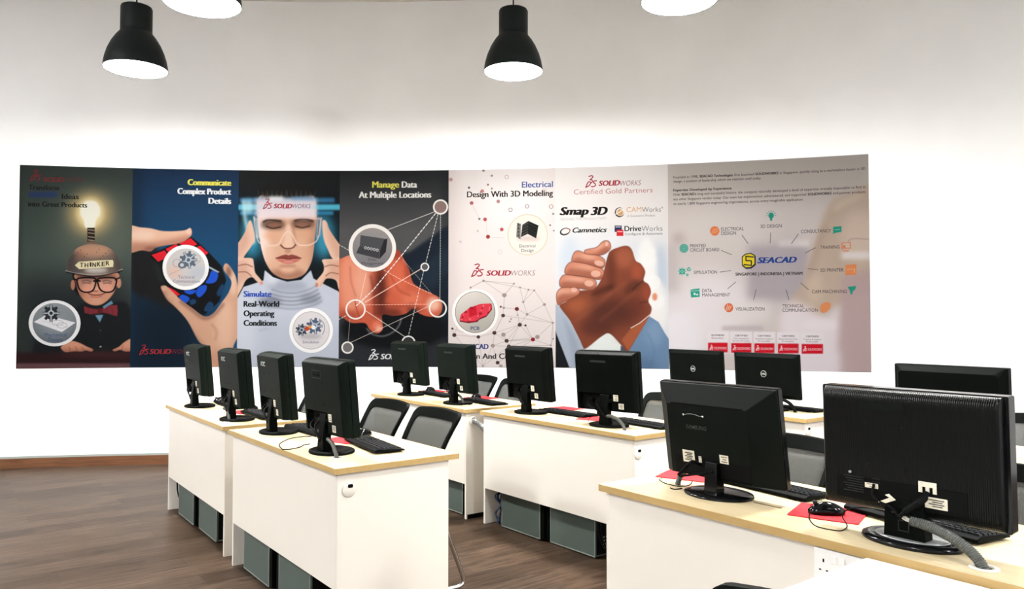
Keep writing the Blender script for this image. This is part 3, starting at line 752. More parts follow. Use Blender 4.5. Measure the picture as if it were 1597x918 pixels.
word('Certified Gold Partners', 895, 1017.5, 303.2, 8.2, (182, 92, 94), -.012)
word('Smap', 873.5, 917, 335.4, 13, (24, 22, 22), .05, .25); word('3D', 922, 946.5, 335.4, 13.4, (24, 22, 22), .05, .25)
word('DESIGNED FOR PRODUCTIVITY', 873, 946, 343.6, 4, (186, 182, 182), 0, 0, .9)
ell(966, 331, 7.4, 7.6, (80, 62, 58)); ell(967, 330.4, 6.6, 6.2, (246, 240, 236)); ell(967, 331, 4.8, 4.8, (224, 168, 110)); stroke([(960, 334), (972, 327)], (250, 246, 240), 1.4)
word('CAM', 977, 1000, 330.6, 8, (228, 158, 88), -.008); word('Works', 1001, 1030.5, 330.6, 8, (122, 118, 116), -.008); ring(1032.4, 323.6, 1, 1, (120, 118, 116), .5)
word('A Geometric Product', 978, 1022, 338.4, 3.8, (150, 146, 146), 0, 0, .9)
ell(881, 361, 8.2, 5.6, (60, 50, 54), 1, 0, -.3); ell(881.6, 360.4, 6.6, 4, (246, 240, 238), 1, 0, -.3); stroke([(884, 356), (889, 358), (887, 363)], (170, 40, 56), 1.2, .9, 0, None, False, True)
word('Camnetics', 893, 946, 362.6, 8.2, (30, 28, 28), .03, .3)
rect(958.4, 351.6, 969.4, 361.4, (40, 52, 92)); rect(961.4, 358, 972, 367.8, (216, 44, 52)); rect(959.6, 353, 968, 354.4, (214, 216, 226)); rect(962.4, 360.4, 971, 361.8, (246, 200, 200))
word('Drive', 974, 999.6, 360.4, 8.6, (30, 28, 30), .012); word('Works', 1000.4, 1033, 360.4, 8.6, (110, 106, 108), -.012); word('Configure & Automate', 974.4, 1033, 366.6, 3.8, (110, 106, 106), 0, 0, .95)

# ---- panel with the list of services
panel(6)
rect(1035, 225, 1370, 620, (220, 209, 206)); rect(1035, 225, 1370, 312, (200, 192, 184), .9, 24)
ell(1130, 350, 70, 40, (232, 224, 220), .8, 30); ell(1110, 480, 60, 60, (244, 236, 240), .9, 30); rect(1035, 380, 1056, 470, (196, 186, 186), .7, 12); ell(1058, 372, 10, 10, (190, 172, 172), .6, 8)
rect(1166, 382, 1262, 468, (178, 168, 176), .85, 10); rect(1214, 374, 1262, 384, (240, 232, 230), .8, 5); rect(1206, 372, 1240, 470, (190, 180, 184), .4, 20)
ell(1060, 540, 38, 60, (246, 240, 246), .95, 14); ell(1048, 470, 24, 16, (240, 230, 234), .7, 10); rect(1120, 470, 1200, 500, (238, 230, 228), .7, 12); rect(1126, 508, 1190, 515, (196, 184, 188), .8, 4)
hairp = [(1362, 296), (1330, 300), (1298, 312), (1284, 336), (1272, 372), (1262, 404), (1252, 440), (1232, 470), (1248, 492), (1290, 486), (1330, 462), (1362, 440)]
poly(hairp, (202, 180, 162), .9, 7, True)
stencil(hairp)
stroke([(1340, 306), (1306, 322), (1290, 350)], (226, 208, 188), 6, .7, 6, None, False, True); stroke([(1300, 330), (1280, 370), (1262, 430)], (182, 158, 140), 7, .6, 7, None, False, True)
ell(1340, 368, 28, 40, (226, 204, 188), .9, 14); ell(1270, 450, 12, 24, (222, 200, 180), .7, 10)
stencil()
stroke([(1322, 376), (1330, 372), (1356, 373)], (176, 150, 148), 1.5, .7, 1, None, False, True); rect(1312, 392, 1362, 404, (246, 240, 240), .8, 5)
poly([(1226, 560), (1216, 500), (1236, 470), (1262, 480), (1290, 500), (1312, 480), (1320, 600), (1230, 600)], (244, 232, 238), .9, 10, True); ell(1280, 506, 30, 8, (250, 240, 244), .8, 6)
poly([(1312, 430), (1370, 420), (1370, 620), (1302, 620)], (198, 172, 172), .9, 8); rect(1186, 548, 1310, 620, (242, 230, 236), .8, 10); poly([(1146, 553), (1154, 553), (1154, 580), (1146, 580)], (176, 170, 184), .8, 2)
Tx = (74, 66, 66)
def para(parts, y):
    for body, x0, x1, b in parts: word(body, x0, x1, y, 3.9, (44, 38, 38) if b else Tx, .02 if b else .004, xref=1050)
para([('Founded in 1998,', 1050, 1088.6, 0), ('SEACAD Technologies', 1091, 1142.6, 1), ('first launched', 1145, 1175.6, 0), ('SOLIDWORKS', 1178, 1213.4, 1), ('in Singapore, quickly rising to a marketplace leader in 3D', 1216, 1349.5, 0)], 278.4)
para([('design, a position of leadership which we maintain until today.', 1050, 1187, 0)], 284.8)
para([('Expertise Developed by Experience', 1050, 1140.5, 1)], 298.4)
para([('Over', 1050, 1060.6, 0), ("SEACAD's", 1062.6, 1085.4, 1), ('long and successful history, the company naturally developed a level of expertise virtually impossible to find in', 1087.4, 1349.5, 0)], 305.2)
para([('any other Singapore vendor today. Our team has implemented, administered, and supported', 1050, 1257, 0), ('SOLIDWORKS', 1259.6, 1296.4, 1), ('and partner products', 1299, 1349.5, 0)], 312.4)
para([('to nearly 1,800 Singapore engineering organizations, across every imaginable application.', 1050, 1252.5, 0)], 319.6)
TEAL, ORG = (46, 162, 140), (236, 132, 82)
def lab(lines, x0s, x1s, y): 
    for i, (b, xa, xb) in enumerate(zip(lines, x0s, x1s)): word(b, xa, xb, y + i * 6.6, 5.4, (86, 80, 82), -.002)
lab(['ELECTRICAL', 'DESIGN'], [1124.5, 1124.5], [1159.5, 1147.5], 359.6); ell(1114.4, 360, 7.3, 7.4, ORG)
for k in range(4): stroke([(1109 + k * 3, 365 - k), (1113 + k * 2.4, 356.5 - k * .4)], (250, 190, 150), .8, .9)
lab(['3D DESIGN'], [1185.5], [1218.6], 355.4); ell(1202.3, 336, 4.2, 4.6, TEAL); rect(1200.6, 340, 1204, 344, TEAL)
for t in np.linspace(-pi, 0, 7): stroke([(1202.3 + 6 * math.cos(t), 336 + 6 * math.sin(t)), (1202.3 + 7.6 * math.cos(t), 336 + 7.6 * math.sin(t))], TEAL, .8)
lab(['CONSULTANCY'], [1249], [1295.6], 363.4); poly([(1299, 353.5), (1312, 352.5), (1312, 361.5), (1302, 363), (1299, 365), (1299, 362.6)], TEAL); stroke([(1302, 358), (1309, 357.6)], (200, 232, 226), .8, .9, 0, (1, 1))
lab(['TRAINING'], [1279], [1309], 388); stroke([(1312.6, 379), (1325.6, 377.6), (1325.6, 387), (1312.6, 388)], ORG, 1, 1, 0, None, True); poly([(1313, 386), (1316, 381), (1319, 386)], ORG); stroke([(1315, 391.4), (1323, 390.8)], ORG, 1.2)
lab(['PRINTED', 'CIRCUIT BOARD'], [1076, 1076], [1100.5, 1121.5], 385.6); ell(1066.4, 387, 6.8, 7, TEAL, .55)
for r in (6.4, 4.2, 2.2): ring(1066.4, 387, r, r, TEAL, .9)
lab(['3D PRINTER'], [1279], [1315.6], 423.6); poly([(1318, 413), (1335, 411.6), (1335, 428), (1318, 429)], (240, 150, 96)); stroke([(1321, 420), (1332, 419), (1332, 425)], (248, 190, 150), 1)
lab(['SIMULATION'], [1082], [1118], 426.8); gear(1063.6, 423, 6, TEAL, (150, 214, 200), 8); gear(1074, 419.6, 3.6, TEAL, (230, 236, 234), 7); gear(1071.6, 428.4, 2.4, TEAL, (230, 236, 234), 6)
lab(['CAM MACHINING'], [1266], [1320.6], 457); poly([(1321.5, 447), (1335, 445.5), (1333, 452), (1330, 453), (1328.6, 459), (1326.4, 459), (1325, 453)], TEAL)
lab(['DATA', 'MANAGEMENT'], [1095, 1095], [1110, 1138.5], 455.4); poly([(1076.4, 452), (1081, 450.4), (1090.6, 449.4), (1091, 462.6), (1077.6, 463.6)], TEAL); stroke([(1077, 453.6), (1090.6, 452.6)], (220, 238, 234), .7); ell(1083, 458, 2, 2, (214, 238, 232)); ell(1087, 459, 1.6, 1.6, (214, 238, 232))
lab(['VISUALIZATION'], [1147], [1192], 484); ell(1136.4, 479.4, 6.8, 7, (226, 110, 66))
for k in range(3): stroke([(1131.6 + k * 2.6, 484 - k * .4), (1134.6 + k * 2.8, 474.6 + k * 1.2)], (248, 226, 210), 1, .95, 0, None, False)
lab(['TECHNICAL', 'COMMUNICATION'], [1220, 1220], [1253.6, 1275], 479.2); poly([(1279, 484), (1280, 475), (1290, 470.6), (1295, 474), (1293, 482), (1285, 487.6), (1280, 486)], (238, 152, 98), 1, .6, True)
for a, b in (((1157, 366.6), (1166.6, 380)), ((1201.6, 363), (1200.8, 379)), ((1244.6, 365), (1234, 379.6)), ((1271.6, 386), (1256, 394)), ((1124.6, 390.4), (1140.6, 396.8)), ((1275, 420), (1259.6, 418.8)), ((1122.6, 424), (1139.6, 421.6)),
             ((1260.4, 451.4), (1248.6, 441)), ((1135, 449.6), (1147.6, 439)), ((1175, 467), (1179, 451)), ((1230, 467), (1225.4, 451))): stroke([a, b], (92, 84, 88), .9, .9, 0, (1.1, 1.0))
hexa = [(1156.4, 400), (1162, 395.4), (1171, 394), (1177.4, 398), (1177.6, 412), (1171, 417.4), (1162.4, 418.2), (1156.6, 413.6)]
poly([(x + .8, y + 1) for x, y in hexa], (40, 46, 70)); poly(hexa, (46, 48, 60)); poly([(1167 + (x - 1167) * .87, 406 + (y - 406) * .87) for x, y in hexa], (240, 216, 44))
stroke([(1174.6, 400.6), (1163, 399.4), (1163, 406), (1171.6, 406.6), (1171.4, 413.6), (1160, 412.4)], (46, 46, 54), 1.7)
word('SEACAD', 1181.6, 1241.6, 410.2, 9.6, (30, 66, 148), .045, .25); word('SINGAPORE | INDONESIA | VIETNAM', 1147, 1251, 429.6, 4.9, (54, 48, 52), .02)
for x0, x1, yt, hd, sub in ((1104, 1134.5, 534, 'RECOMMENDED', ['Reseller']), (1140.2, 1171.4, 534.6, 'CERTIFIED', ['Documentation', 'Services Provider']), (1176.2, 1207.4, 535, 'CERTIFIED', ['Simulation Support', 'Provider']), (1213, 1245, 535.4, 'CERTIFIED', ['Electrical Services', 'Provider']), (1250, 1283, 536, 'CERTIFIED', ['Training & Support', 'Provider'])):
    rect(x0 - 1.4, yt - 18, x1 + 1.4, yt + 17, (244, 236, 240), .95, .4)
    rect(x0, yt, x1, yt + 15, (212, 26, 44), 1, .5)
    m = (x0 + x1) / 2
    word(hd, m - 10, m + 10, yt - 10.6, 2.6, (70, 62, 66), .01)
    for i, s in enumerate(sub): word(s, m - 6 - len(s) * .45, m + 6 + len(s) * .45, yt - 6.2 + i * 3.6, 2.6, (140, 128, 134), 0)
    emblem(x0 + 2.4, yt + 3.4, x0 + 8, yt + 11, (255, 240, 240), .8); word('SOLIDWORKS', x0 + 9.4, x1 - 1.6, yt + 10.2, 4, (255, 236, 236), .03, .2)

img = bpy.data.images.new('banner_print', CW, CH, alpha=False)
px = np.ones((CH, CW, 4), np.float32)
px[..., :3] = np.clip(ART[::-1], 0, 255) / 255.0
img.pixels.foreach_set(px.ravel())
img.update(); img.pack()

# ------------------------------------------------------------------ materials
M_wall = mat('wall_paint', (.80, .80, .795), .85, spec=.2, var=.035, scale=1.4, bump=.05, bscale=40)
M_ceil = mat('ceiling_paint', (.78, .77, .74), .9, spec=.2, var=.02, scale=2)
M_white = mat('white_laminate', (.76, .715, .64), .38, spec=.4, var=.012, scale=3)
M_table = mat('white_gloss_top', (.86, .85, .83), .3, spec=.4, var=.01, scale=3)
M_blk = mat('black_plastic', (.0024, .0033, .0028), .45, spec=.03, var=.15, scale=9, bump=.05, bscale=500)
M_grn = mat('lit_green_grey_plastic', (.0036, .0062, .0047), .5, spec=.04, var=.12, scale=8, bump=.08, bscale=500)  # lighter, greener copy of the black plastic; light's angle is put into the colour
M_dk = mat('charcoal_plastic', (.0042, .0058, .0048), .45, spec=.06, var=.1)
M_rib = mat('ribbed_black_plastic', (.0022, .0028, .0025), .3, spec=.11, var=.1)
M_gloss = mat('gloss_black_plastic', (.003, .0034, .004), .12, spec=.22, var=.1, coat=.0)
M_hole = mat('recess_black', (.002, .002, .002), .8, spec=.1)
M_slot = mat('slot_brown', (.10, .045, .02), .7)
M_key = mat('key_plastic', (.010, .012, .014), .5, spec=.2, var=.2, scale=60)
M_fab = mat('black_fabric', (.012, .012, .013), .9, spec=.2, var=.25, scale=80, bump=.3, bscale=300)
M_chrome = mat('chrome', (.78, .78, .78), .18, metal=1.0, var=.02)
M_silver = mat('silver_plastic', (.36, .37, .37), .3, metal=.5, var=.03)
M_conduit = mat('grey_conduit', (.085, .09, .082), .42, metal=.1, spec=.3, var=.08, scale=30)
M_case = mat('pc_case_paint', (.085, .108, .094), .55, spec=.15, var=.04, scale=6)
M_lip = mat('pc_case_edge', (.24, .27, .25), .45, var=.03)
M_red = mat('red_mousepad', (.46, .02, .028), .75, spec=.2, var=.25, scale=90)
M_tag = mat('sticker_paper', (.66, .62, .50), .6, var=.1, scale=60)
M_ink = mat('sticker_ink', (.06, .05, .04), .6)
M_grey = mat('grey_print', (.24, .26, .25), .5)
M_dim = mat('dim_print', (.016, .018, .016), .5, spec=.2)
M_blue = mat('blue_plug', (.04, .10, .24), .45)
M_navy = mat('blue_cable', (.02, .05, .12), .45)
M_cable = mat('black_cable', (.003, .003, .0035), .55, spec=.06)
M_cream = mat('cream_cable', (.62, .60, .52), .5)
M_shade = mat('lamp_enamel', (.004, .007, .007), .5, spec=.15, var=.06, bump=.02)
M_inner = mat('lamp_inner_white', (.85, .84, .80), .5)
M_bulb = lit('lamp_light', LAMP_COL, LAMP_WATTS)
M_fill = lit('fill_light_panel', FILL_COL, FILL_WATTS)
M_tape = mat('cable_tie_white', (.7, .68, .6), .5)

def wood(name, a, b, rough, sy):
    m = bpy.data.materials.new(name); m.use_nodes = True
    nt = m.node_tree; bs = nt.nodes['Principled BSDF']
    tc = nt.nodes.new('ShaderNodeTexCoord'); mp = nt.nodes.new('ShaderNodeMapping')
    mp.inputs['Scale'].default_value = sy
    nz = nt.nodes.new('ShaderNodeTexNoise'); nz.inputs['Scale'].default_value = 5; nz.inputs['Detail'].default_value = 6; nz.inputs['Distortion'].default_value = .6
    rp = nt.nodes.new('ShaderNodeValToRGB')
    rp.color_ramp.elements[0].color = (*a, 1); rp.color_ramp.elements[1].color = (*b, 1)
    rp.color_ramp.elements[0].position = .3; rp.color_ramp.elements[1].position = .72
    nt.links.new(tc.outputs['Object'], mp.inputs['Vector']); nt.links.new(mp.outputs['Vector'], nz.inputs['Vector'])
    nt.links.new(nz.outputs['Fac'], rp.inputs['Fac']); nt.links.new(rp.outputs['Color'], bs.inputs['Base Color'])
    bs.inputs['Roughness'].default_value = rough; bs.inputs['Specular IOR Level'].default_value = .4
    return m
M_top = wood('maple_laminate', (.56, .455, .265), (.66, .55, .34), .36, (10, .9, 1))
M_edge = wood('maple_edging', (.40, .265, .095), (.46, .31, .125), .45, (6, 1, 6))
M_skirt = wood('brown_skirting', (.075, .028, .011), (.15, .062, .026), .4, (.8, .8, 14))

def floor_mat():
    m = bpy.data.materials.new('plank_floor'); m.use_nodes = True
    nt = m.node_tree; bs = nt.nodes['Principled BSDF']; N = nt.nodes.new; L = nt.links.new
    tc = N('ShaderNodeTexCoord'); mp = N('ShaderNodeMapping'); mp.inputs['Rotation'].default_value = (0, 0, -.655)
    L(tc.outputs['Object'], mp.inputs['Vector'])
    br = N('ShaderNodeTexBrick'); br.inputs['Scale'].default_value = 1.0
    br.inputs['Brick Width'].default_value = 1.2; br.inputs['Row Height'].default_value = .18
    br.inputs['Mortar Size'].default_value = .0012; br.inputs['Mortar Smooth'].default_value = .3
    br.inputs['Color1'].default_value = (.028, .0175, .011, 1); br.inputs['Color2'].default_value = (.060, .040, .028, 1)
    br.inputs['Mortar'].default_value = (.014, .009, .006, 1)
    L(mp.outputs['Vector'], br.inputs['Vector'])
    m2 = N('ShaderNodeMapping'); m2.inputs['Scale'].default_value = (1.3, 16, 1); L(mp.outputs['Vector'], m2.inputs['Vector'])
    nz = N('ShaderNodeTexNoise'); nz.inputs['Scale'].default_value = 3; nz.inputs['Detail'].default_value = 7; nz.inputs['Roughness'].default_value = .65
    L(m2.outputs['Vector'], nz.inputs['Vector'])
    rp = N('ShaderNodeValToRGB'); rp.color_ramp.elements[0].position = .3; rp.color_ramp.elements[1].position = .75
    rp.color_ramp.elements[0].color = (.34, .31, .29, 1); rp.color_ramp.elements[1].color = (2.0, 1.95, 1.85, 1)
    L(nz.outputs['Fac'], rp.inputs['Fac'])
    mx = N('ShaderNodeMix'); mx.data_type = 'RGBA'; mx.blend_type = 'MULTIPLY'; mx.inputs['Factor'].default_value = 1
    L(br.outputs['Color'], mx.inputs['A']); L(rp.outputs['Color'], mx.inputs['B']); L(mx.outputs['Result'], bs.inputs['Base Color'])
    bs.inputs['Roughness'].default_value = .40; bs.inputs['Specular IOR Level'].default_value = .08
    bp = N('ShaderNodeBump'); bp.inputs['Strength'].default_value = .15; bp.inputs['Distance'].default_value = .001
    L(nz.outputs['Fac'], bp.inputs['Height']); L(bp.outputs['Normal'], bs.inputs['Normal'])
    return m
M_floor = floor_mat()

def mesh_fabric():
    m = bpy.data.materials.new('chair_mesh_fabric'); m.use_nodes = True
    nt = m.node_tree; bs = nt.nodes['Principled BSDF']; N = nt.nodes.new; L = nt.links.new
    bs.inputs['Base Color'].default_value = (.030, .034, .028, 1); bs.inputs['Roughness'].default_value = .7
    tc = N('ShaderNodeTexCoord'); w = []
    for d in ('X', 'Z'):
        t = N('ShaderNodeTexWave'); t.wave_type = 'BANDS'; t.bands_direction = d; t.inputs['Scale'].default_value = 85
        L(tc.outputs['Object'], t.inputs['Vector']); w.append(t)
    mx = N('ShaderNodeMath'); mx.operation = 'MAXIMUM'; L(w[0].outputs['Fac'], mx.inputs[0]); L(w[1].outputs['Fac'], mx.inputs[1])
    rp = N('ShaderNodeMapRange'); rp.inputs['From Min'].default_value = .78; rp.inputs['From Max'].default_value = .9
    rp.inputs['To Min'].default_value = .58; rp.inputs['To Max'].default_value = 1.0
    L(mx.outputs[0], rp.inputs['Value']); L(rp.outputs['Result'], bs.inputs['Alpha'])
    return m
M_mesh = mesh_fabric()

# ------------------------------------------------------------------ the room
mb = MB().box(ROOM_X0 - .2, ROOM_X1 + .2, ROOM_Y0 - .2, 7.7, -.12, 0)
structure(mb.build('floor', M_floor))
structure(MB().box(ROOM_X0 - .2, ROOM_X1 + .2, ROOM_Y0 - .2, 7.7, CEIL, CEIL + .12).build('ceiling', M_ceil))
def arc_solid(xa, xb, r_in, r_out, z0, z1, n):
    aa, ab = math.asin((xa - WCX) / WR), math.asin((xb - WCX) / WR)
    secs = []
    for k in range(n + 1):
        t = aa + (ab - aa) * k / n; s, c = math.sin(t), math.cos(t)
        P = lambda r, z: (WCX + r * s, WCY + r * c, z)
        secs.append([P(r_in, z0), P(r_out, z0), P(r_out, z1), P(r_in, z1)])
    return MB().loft(secs)
def soft(o):
    o.data.polygons.foreach_set('use_smooth', [abs(p.normal.z) < .5 for p in o.data.polygons]); return o
structure(arc_solid(ROOM_X0 - .15, ROOM_X1 + .15, WR, WR + .15, 0, CEIL, 110).build('wall_back', M_wall))
structure(MB().box(ROOM_X0 - .15, ROOM_X0, ROOM_Y0, wall_y(ROOM_X0), 0, CEIL).build('wall_left', M_wall))
structure(MB().box(ROOM_X1, ROOM_X1 + .15, ROOM_Y0, wall_y(ROOM_X1), 0, CEIL).build('wall_right', M_wall))
structure(MB().box(ROOM_X0, ROOM_X1, ROOM_Y0 - .15, ROOM_Y0, 0, CEIL).build('wall_front', M_wall))
structure(arc_solid(ROOM_X0, ROOM_X1, WR - .016, WR - .0005, 0, .088, 110).build('baseboard_back', M_skirt))
structure(arc_solid(ROOM_X0, ROOM_X1, WR - .010, WR - .0005, .088, .106, 110).build('trim_1', M_lip))

# ------------------------------------------------------------------ pendants
def pendant(x, y, z, label):
    t = thing('pendant_lamp', label, 'lamp', (x, y, z), 0, 'black bell shaped pendant lamps')
    s = 1.0
    prof = [(.224, 0), (.222, .03), (.214, .075), (.198, .13), (.172, .19), (.142, .24), (.120, .268), (.112, .278), (.111, .30), (.111, .462), (.106, .474), (.02, .478)]
    inn = [(.218, .004), (.214, .04), (.204, .09), (.186, .14), (.160, .19), (.130, .236), (.105, .268), (.02, .275)]
    MB().lathe([(r, h) for r, h in prof[::-1]] + [(.2245, -.002), (.2205, -.002)] + [(r + .002, h) for r, h in inn], 48, cap=False).build('shade', M_shade, t)
    MB().lathe(inn, 48).build('reflector', M_inner, t)
    MB().lathe([(.2, .016), (.2172, .008), (.2165, -.001), (.19, -.006), (.13, -.011), (.06, -.014), (.001, -.015)], 48, cap=True).build('bulb_diffuser', M_bulb, t)
    c = MB().lathe([(.024, .478), (.022, .50), (.008, .512), (.005, .52)], 16).build('cord_grip', M_blk, t)
    MB().tube([(0, 0, .51), (0, 0, CEIL - z - .03)], .0055, 8).build('cord', M_cable, t)
    MB().lathe([(.055, CEIL - z - .001), (.055, CEIL - z - .02), (.03, CEIL - z - .035), (.006, CEIL - z - .04)], 24).build('ceiling_rose', M_blk, t)
    return t
LZ = 3.25
LAMPS = [(-2.84, 5.74, 'black bell pendant lamp hanging in full view above the left part of the banner'),
         (.01, 5.80, 'black bell pendant lamp hanging in full view above the middle of the banner'),
         (-1.85, 4.53, 'pendant lamp cut off by the top of the frame, right beside the far left lamp'),
         (.99, 4.49, 'pendant lamp cut off by the top of the frame, right of the middle lamp'),
         (1.98, 3.30, 'nearest pendant lamp of the middle lamp row, above the view')]
for x, y, lb in LAMPS: pendant(x, y, LZ, lb)

def fill_light(x, y, label):  # added fixture out of view, fills the upper wall with light
    t = thing('fill_light', label, 'light', (x, y, CEIL), 0, 'added square fill lights in the ceiling')
    f = MB()
    for a, b, c, d in ((-.31, .31, -.31, -.29), (-.31, .31, .29, .31), (-.31, -.29, -.29, .29), (.29, .31, -.29, .29)): f.box(a, b, c, d, -.016, -.001)
    f.build('frame', M_white, t)
    MB().box(-.29, .29, -.29, .29, -.010, -.001).build('diffuser', M_fill, t)
for x, y, lb in FILL_LIGHTS: fill_light(x, y, lb)

# ------------------------------------------------------------------ the banner
M_print = bpy.data.materials.new('banner_print'); M_print.use_nodes = True
_nt = M_print.node_tree; _b = _nt.nodes['Principled BSDF']
_ti = _nt.nodes.new('ShaderNodeTexImage'); _ti.image = img; _ti.extension = 'EXTEND'
_uv = _nt.nodes.new('ShaderNodeUVMap'); _uv.uv_map = 'print'
_mx = _nt.nodes.new('ShaderNodeMix'); _mx.data_type = 'RGBA'; _mx.blend_type = 'MULTIPLY'; _mx.inputs['Factor'].default_value = 1
_mx.inputs['B'].default_value = (PRINT_ALBEDO, PRINT_ALBEDO, PRINT_ALBEDO, 1)
_nt.links.new(_uv.outputs['UV'], _ti.inputs['Vector']); _nt.links.new(_ti.outputs['Color'], _mx.inputs['A'])
_nt.links.new(_mx.outputs['Result'], _b.inputs['Base Color'])
_b.inputs['Roughness'].default_value = .6; _b.inputs['Specular IOR Level'].default_value = .03

def wall_pt(s, r, z):
    a = s / WR
    return (WCX + r * math.sin(a), WCY + r * math.cos(a), z)
_mid = wall_pt((S0 + S1) / 2, WR, BZ0)
banner = thing('wall_banner', 'long printed banner of seven picture panels on the curved white wall', 'banner', _mid)
P_LABELS = ['panel with a boy in a metal bowl helmet and a glowing bulb', 'panel with hands turning a puzzle cube on navy blue', 'panel with a man in clear goggles and grey turtleneck',
            'dark panel with a pointing hand and white linked circles', 'pale panel with a network of dots and round pictures', 'white panel with two clasped hands and partner names', 'pale mauve panel listing services round a yellow and blue logo']
for i in range(7):
    a, b = PANEL_S[i], PANEL_S[i + 1]; n = 16; vs = []; fs = []; uv = []
    for k in range(n + 1):
        s = a + (b - a) * k / n
        for r, z in ((WR - .005, BZ0), (WR - .005, BZ1), (WR - .001, BZ0), (WR - .001, BZ1)):
            p = wall_pt(s, r, z); vs.append((p[0] - _mid[0], p[1] - _mid[1], p[2] - _mid[2])); uv.append(((s - S0) / (S1 - S0), (z - BZ0) / (BZ1 - BZ0)))
    for k in range(n):
        o = 4 * k; q = o + 4
        fs += [(o, q, q + 1, o + 1), (o + 2, o + 3, q + 3, q + 2), (o + 1, q + 1, q + 3, o + 3), (o, o + 2, q + 2, q)]
    fs += [(0, 1, 3, 2), (4 * n, 4 * n + 2, 4 * n + 3, 4 * n + 1)]
    me = bpy.data.meshes.new('banner_panel'); me.from_pydata(vs, [], fs)
    ul = me.uv_layers.new(name='print')
    for lp in me.loops: ul.data[lp.index].uv = uv[lp.vertex_index]
    me.materials.append(M_print)
    o = bpy.data.objects.new('banner_panel', me); COL.objects.link(o); o.parent = banner; o['label'] = P_LABELS[i]

# ------------------------------------------------------------------ desks
def grommet(parent, l, d, z, dark_up=True, name='cable_grommet'):
    """round white cable cap on the near end panel, with a dark notch"""
    R = Matrix.Translation((d, -l, z)) @ Matrix.Rotation(pi / 2, 4, 'X')
    g = MB().lathe([(.001, .0), (.031, .0), (.032, .003), (.029, .006), (.001, .007)], 28, M=R).build(name, M_white, parent)
    R2 = Matrix.Translation((d + .004, -l, z + .016)) @ Matrix.Rotation(pi / 2, 4, 'X')
    MB().prism([(-.012, .0), (-.009, -.008), (.009, -.008), (.012, .0), (.009, .007), (-.009, .007)], 'z', .0055, .0085, M=R2).build('cable_notch', M_hole, g)
    return g
def desk(n, label, grom=None, slot=None, port=None):
    x, y, t = DESKS[n]
    r = thing('desk', label, 'desk', (x, y, 0), t, 'two seat computer desks with white panels')
    L, D, H = DESK_L, DESK_D, DESK_H
    if port:
        pl, pd = port; q = .022
        m = MB().box(.003, D - .003, -pl + q, -.003, H - .024, H).box(.003, D - .003, -L + .003, -pl - q, H - .024, H)
        m.box(.003, pd - q, -pl - q, -pl + q, H - .024, H).box(pd + q, D - .003, -pl - q, -pl + q, H - .024, H)
        m = m.build('tabletop', M_top, r)
        R = Matrix.Translation((pd, -pl, H))
        ring_ = [(.0460 * math.cos(2 * pi * k / 24), .0460 * math.sin(2 * pi * k / 24)) for k in range(24)]
        MB().lathe([(.018, .0), (.020, .003), (.034, .0025), (.035, .0004), (.018, .0)], 28, M=R, cap=False).build('cable_port', M_white, r)
    else:
        MB().box(.003, D - .003, -L + .003, -.003, H - .024, H).build('tabletop', M_top, r)
    e = MB().box(0, .003, -L, 0, H - .0245, H - .0005).box(D - .003, D, -L, 0, H - .0245, H - .0005)
    e.box(.003, D - .003, -.003, 0, H - .0245, H - .0005).box(.003, D - .003, -L, -L + .003, H - .0245, H - .0005)
    e.build('edge_band', M_edge, r)
    for l0 in (.02, L - .038):
        p = MB().box(.02, D - .045, -l0 - .018, -l0, 0, H - .0245).build('end_panel', M_white, r, .0012, 1)
    MB().box(.02, .036, -L + .038, -.038, .237, H - .0245).build('modesty_panel', M_white, r)
    MB().box(D - .16, D - .142, -L + .038, -.038, .60, H - .0245).build('support_rail', M_white, r)
    if grom: grommet(r, L - .02, grom[0], grom[1])
    if n == 'C': MB().box(.03, D - .05, -L + .0195, -L + .026, 0, .030).build('black_foot_strip', M_blk, r)  # black strip along the bottom of the near end panel
    if slot:
        l, d = slot
        MB().box(d - .004, d + .004, -l - .105, -l, H - .002, H + .0006).build('cable_slot', M_slot, r)
    return r
desk('A', 'far left white desk with pale wood top, nearest the bare wall and skirting', None, None, (1.205, .098))
desk('B', 'near left white desk with pale wood top and round cable cap on its blank end', (.072, .653), None, (1.181, .112))
desk('C', 'far middle white desk with pale wood top, against the bright wall under the banner', (.072, .666), None, (1.164, .153))
desk('D', 'near middle white desk with pale wood top and cables hanging under its left end', (.044, .650), (.52, .215), (1.238, .106))
desk('E', 'far right desk with pale wood top, carrying the two thin flat monitors', (.05, .670))
desk('F', 'nearest right desk with pale wood top, below the two large black monitors', None, (.529, .2165), (1.293, .079))
desk('G', 'desk behind the large ribbed monitor at the right edge, mostly hidden')

# white side table butted against the near right desk
def white_table():
    l0, l1, d0, d1, H = 1.035, 2.42, -.004, -.72, .730
    o = dw('F', l0, 0)
    t = thing('side_table', 'blank white side table butted against the front of the nearest desk', 'table', o, drot('F'))
    MB().box(d1, d0, -(l1 - l0), 0, H - .025, H).build('tabletop', M_table, t, .002, 2)
    for a in (.03, l1 - l0 - .048): MB().box(d1 + .03, d0 - .02, -a - .018, -a, 0, H - .025).build('end_panel', M_white, t)
    MB().box(d1 + .3, d1 + .318, -(l1 - l0) + .048, -.048, .3, H - .025).build('back_panel', M_white, t)
white_table()

